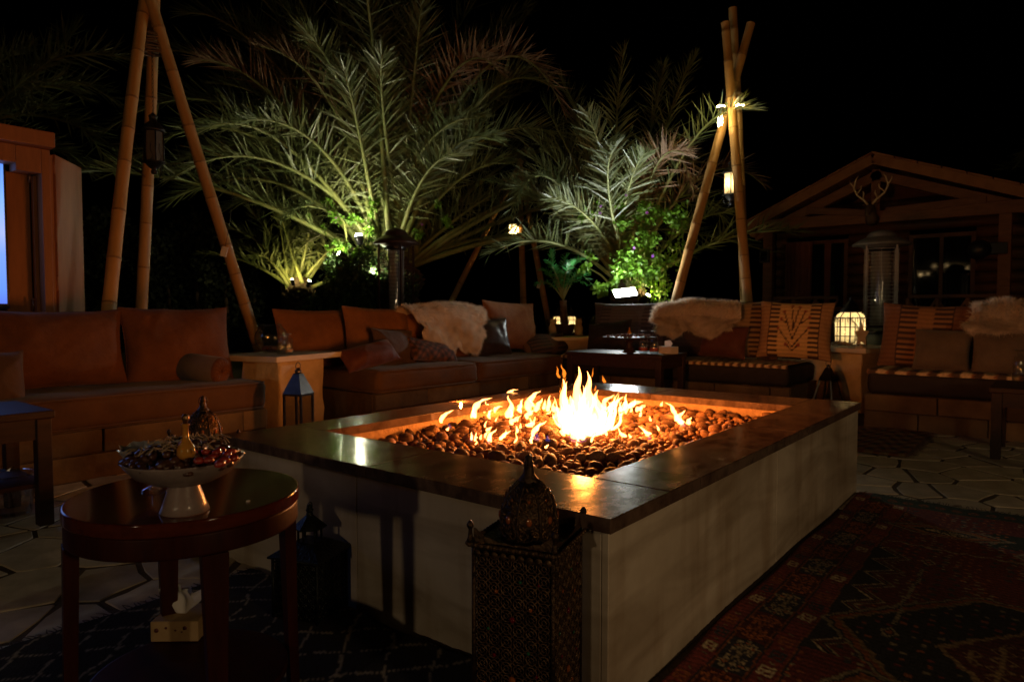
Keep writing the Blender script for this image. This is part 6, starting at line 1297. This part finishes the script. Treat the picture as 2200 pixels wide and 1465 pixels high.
for (A, B) in ((yr0, float(PX(1800, 600, CXF)[1])), (float(PX(1950, 600, CXF)[1]), yr1)):
    cbar((CXF+.05, A, 1.25), (CXF+.05, B, 1.25), .07, .06, 'handrail'); cbar((CXF+.05, A, .45), (CXF+.05, B, .45), .06, .05, 'bottom_rail')
    n_ = 3
    for i in range(n_):
        y0, y1 = A+(B-A)*i/n_, A+(B-A)*(i+1)/n_; cbar((CXF+.05, y0, .30), (CXF+.05, y0, 1.22), .06, .06, 'rail_post')
        cbar((CXF+.05, y0, .48), (CXF+.05, y1, 1.22), .04, .04, 'rail_brace'); cbar((CXF+.06, y1, .48), (CXF+.06, y0, 1.22), .04, .04, 'rail_brace')
# deer head trophy
p = PX(1874, 476, CXF-.10); dh = thing('deer_trophy', 'mounted deer head with pale antlers under the cabin ridge', 'trophy', p, -PI/2)
MB().lathe([(.0005, 0), (.16, 0), (.16, .03), (.0005, .03)], 20).xf(Matrix.Translation((0, .02, .05)) @ Matrix.Rotation(PI/2, 4, 'X')).build('plaque', 'dark_wood', dh)
MB().tube([(0, .0, .02), (0, -.10, .06), (0, -.22, .20), (0, -.30, .30), (0, -.38, .28), (0, -.50, .17), (0, -.58, .10), (0, -.61, .08)], [.13, .14, .12, .105, .095, .06, .05, .03], 12).build('head', 'deer', dh)
for s in (-1, 1):
    MB().add([(s*.07, -.30, .36), (s*.10, -.27, .38), (s*.22, -.27, .43), (s*.14, -.31, .36)], [(0, 1, 2), (0, 2, 3), (3, 2, 1), (1, 0, 3)]).build('ear', 'deer', dh)
    an = MB(); k = FPX and 1; an.tube([(s*.05, -.32, .38), (s*.14, -.30, .50), (s*.30, -.26, .64), (s*.38, -.26, .82), (s*.33, -.30, 1.02), (s*.27, -.32, 1.10)], [.026, .024, .022, .020, .015, .005], 8)
    an.tube([(s*.16, -.30, .53), (s*.12, -.40, .64), (s*.13, -.43, .70)], [.018, .013, .004], 7); an.tube([(s*.31, -.26, .66), (s*.20, -.34, .78), (s*.19, -.36, .86)], [.018, .012, .004], 7); an.tube([(s*.38, -.26, .84), (s*.46, -.30, .96), (s*.46, -.30, 1.02)], [.016, .011, .004], 7); an.build('antler', 'antler', dh)
dh.scale = (.68, .68, .68)
for (px, py, lb, cat, nm) in ((1647, 551, 'black box wall lamp on the porch post beside the bamboo tripod', 'wall lamp', 'wall_lamp'),):
    p = PX(px, py, CXF-.10); t = thing(nm, lb, cat, p, -PI/2); MB().box(-.10, .06, -.10, 0, -.12, .12).build('housing', 'black', t, bev=.008); MB().box(-.08, .04, -.104, -.1005, -.09, .09).build('glass', 'dark_pane', t)
p = PX(2136, 534, CXF-.12); t = thing('outdoor_speaker', 'black outdoor speaker on a bracket at the cabin porch post', 'speaker', p, -PI/2+.3)
MB().box(-.20, .16, -.06, .10, -.09, .09).build('bracket', 'black', t, bev=.01); MB().lathe([(.14, 0), (.15, .02), (.14, .16), (.09, .22), (.0005, .23)], 24).xf(Matrix.Translation((-.22, -.04, -.02)) @ Matrix.Rotation(PI/2, 4, 'X')).build('cone', 'black', t)
p = PX(2085, 664, 12.2); t = thing('framed_board', 'dark board in a yellow frame standing in front of the cabin porch', 'board', (p[0], p[1], 0), -PI/2+.25)
MB().box(-.20, .20, .0, .02, .35, .99+.02).build('board', 'dark_wood', t); fb = MB(); fb.box(-.24, -.2005, -.005, .03, .0, 1.055); fb.box(.2005, .24, -.005, .03, 0, 1.055); fb.box(-.20, .20, -.005, .03, 1.012, 1.055); fb.build('frame', 'gold_frame', t)

hx = -3.2; kx_ = (2*14.61-hx)/1.0
ft = thing('festoon_lights', 'string of small warm bulbs, seen reflected in the dark cabin windows', 'string lights', (hx, 0, 0)); pts = []
for (px, py) in ((1958, 572), (1978, 590), (1994, 588), (2008, 572), (2022, 576), (2034, 570), (2048, 574), (2062, 571), (2078, 576), (1742, 580), (1738, 594)):
    d = ray(px, py); k = kx_/d[0]; pts.append((0, float(d[1]*k), float(1+d[2]*k)))
    MB().ball(pts[-1], .035 if px in (1978, 1742) else .022, 10, 6).build('bulb', 'festoon_led', ft)
ps = sorted(pts, key=lambda p: p[1]); MB().tube([(0, p[1], p[2]+.035) for p in ps], .004, 5).build('cable', 'black', ft)
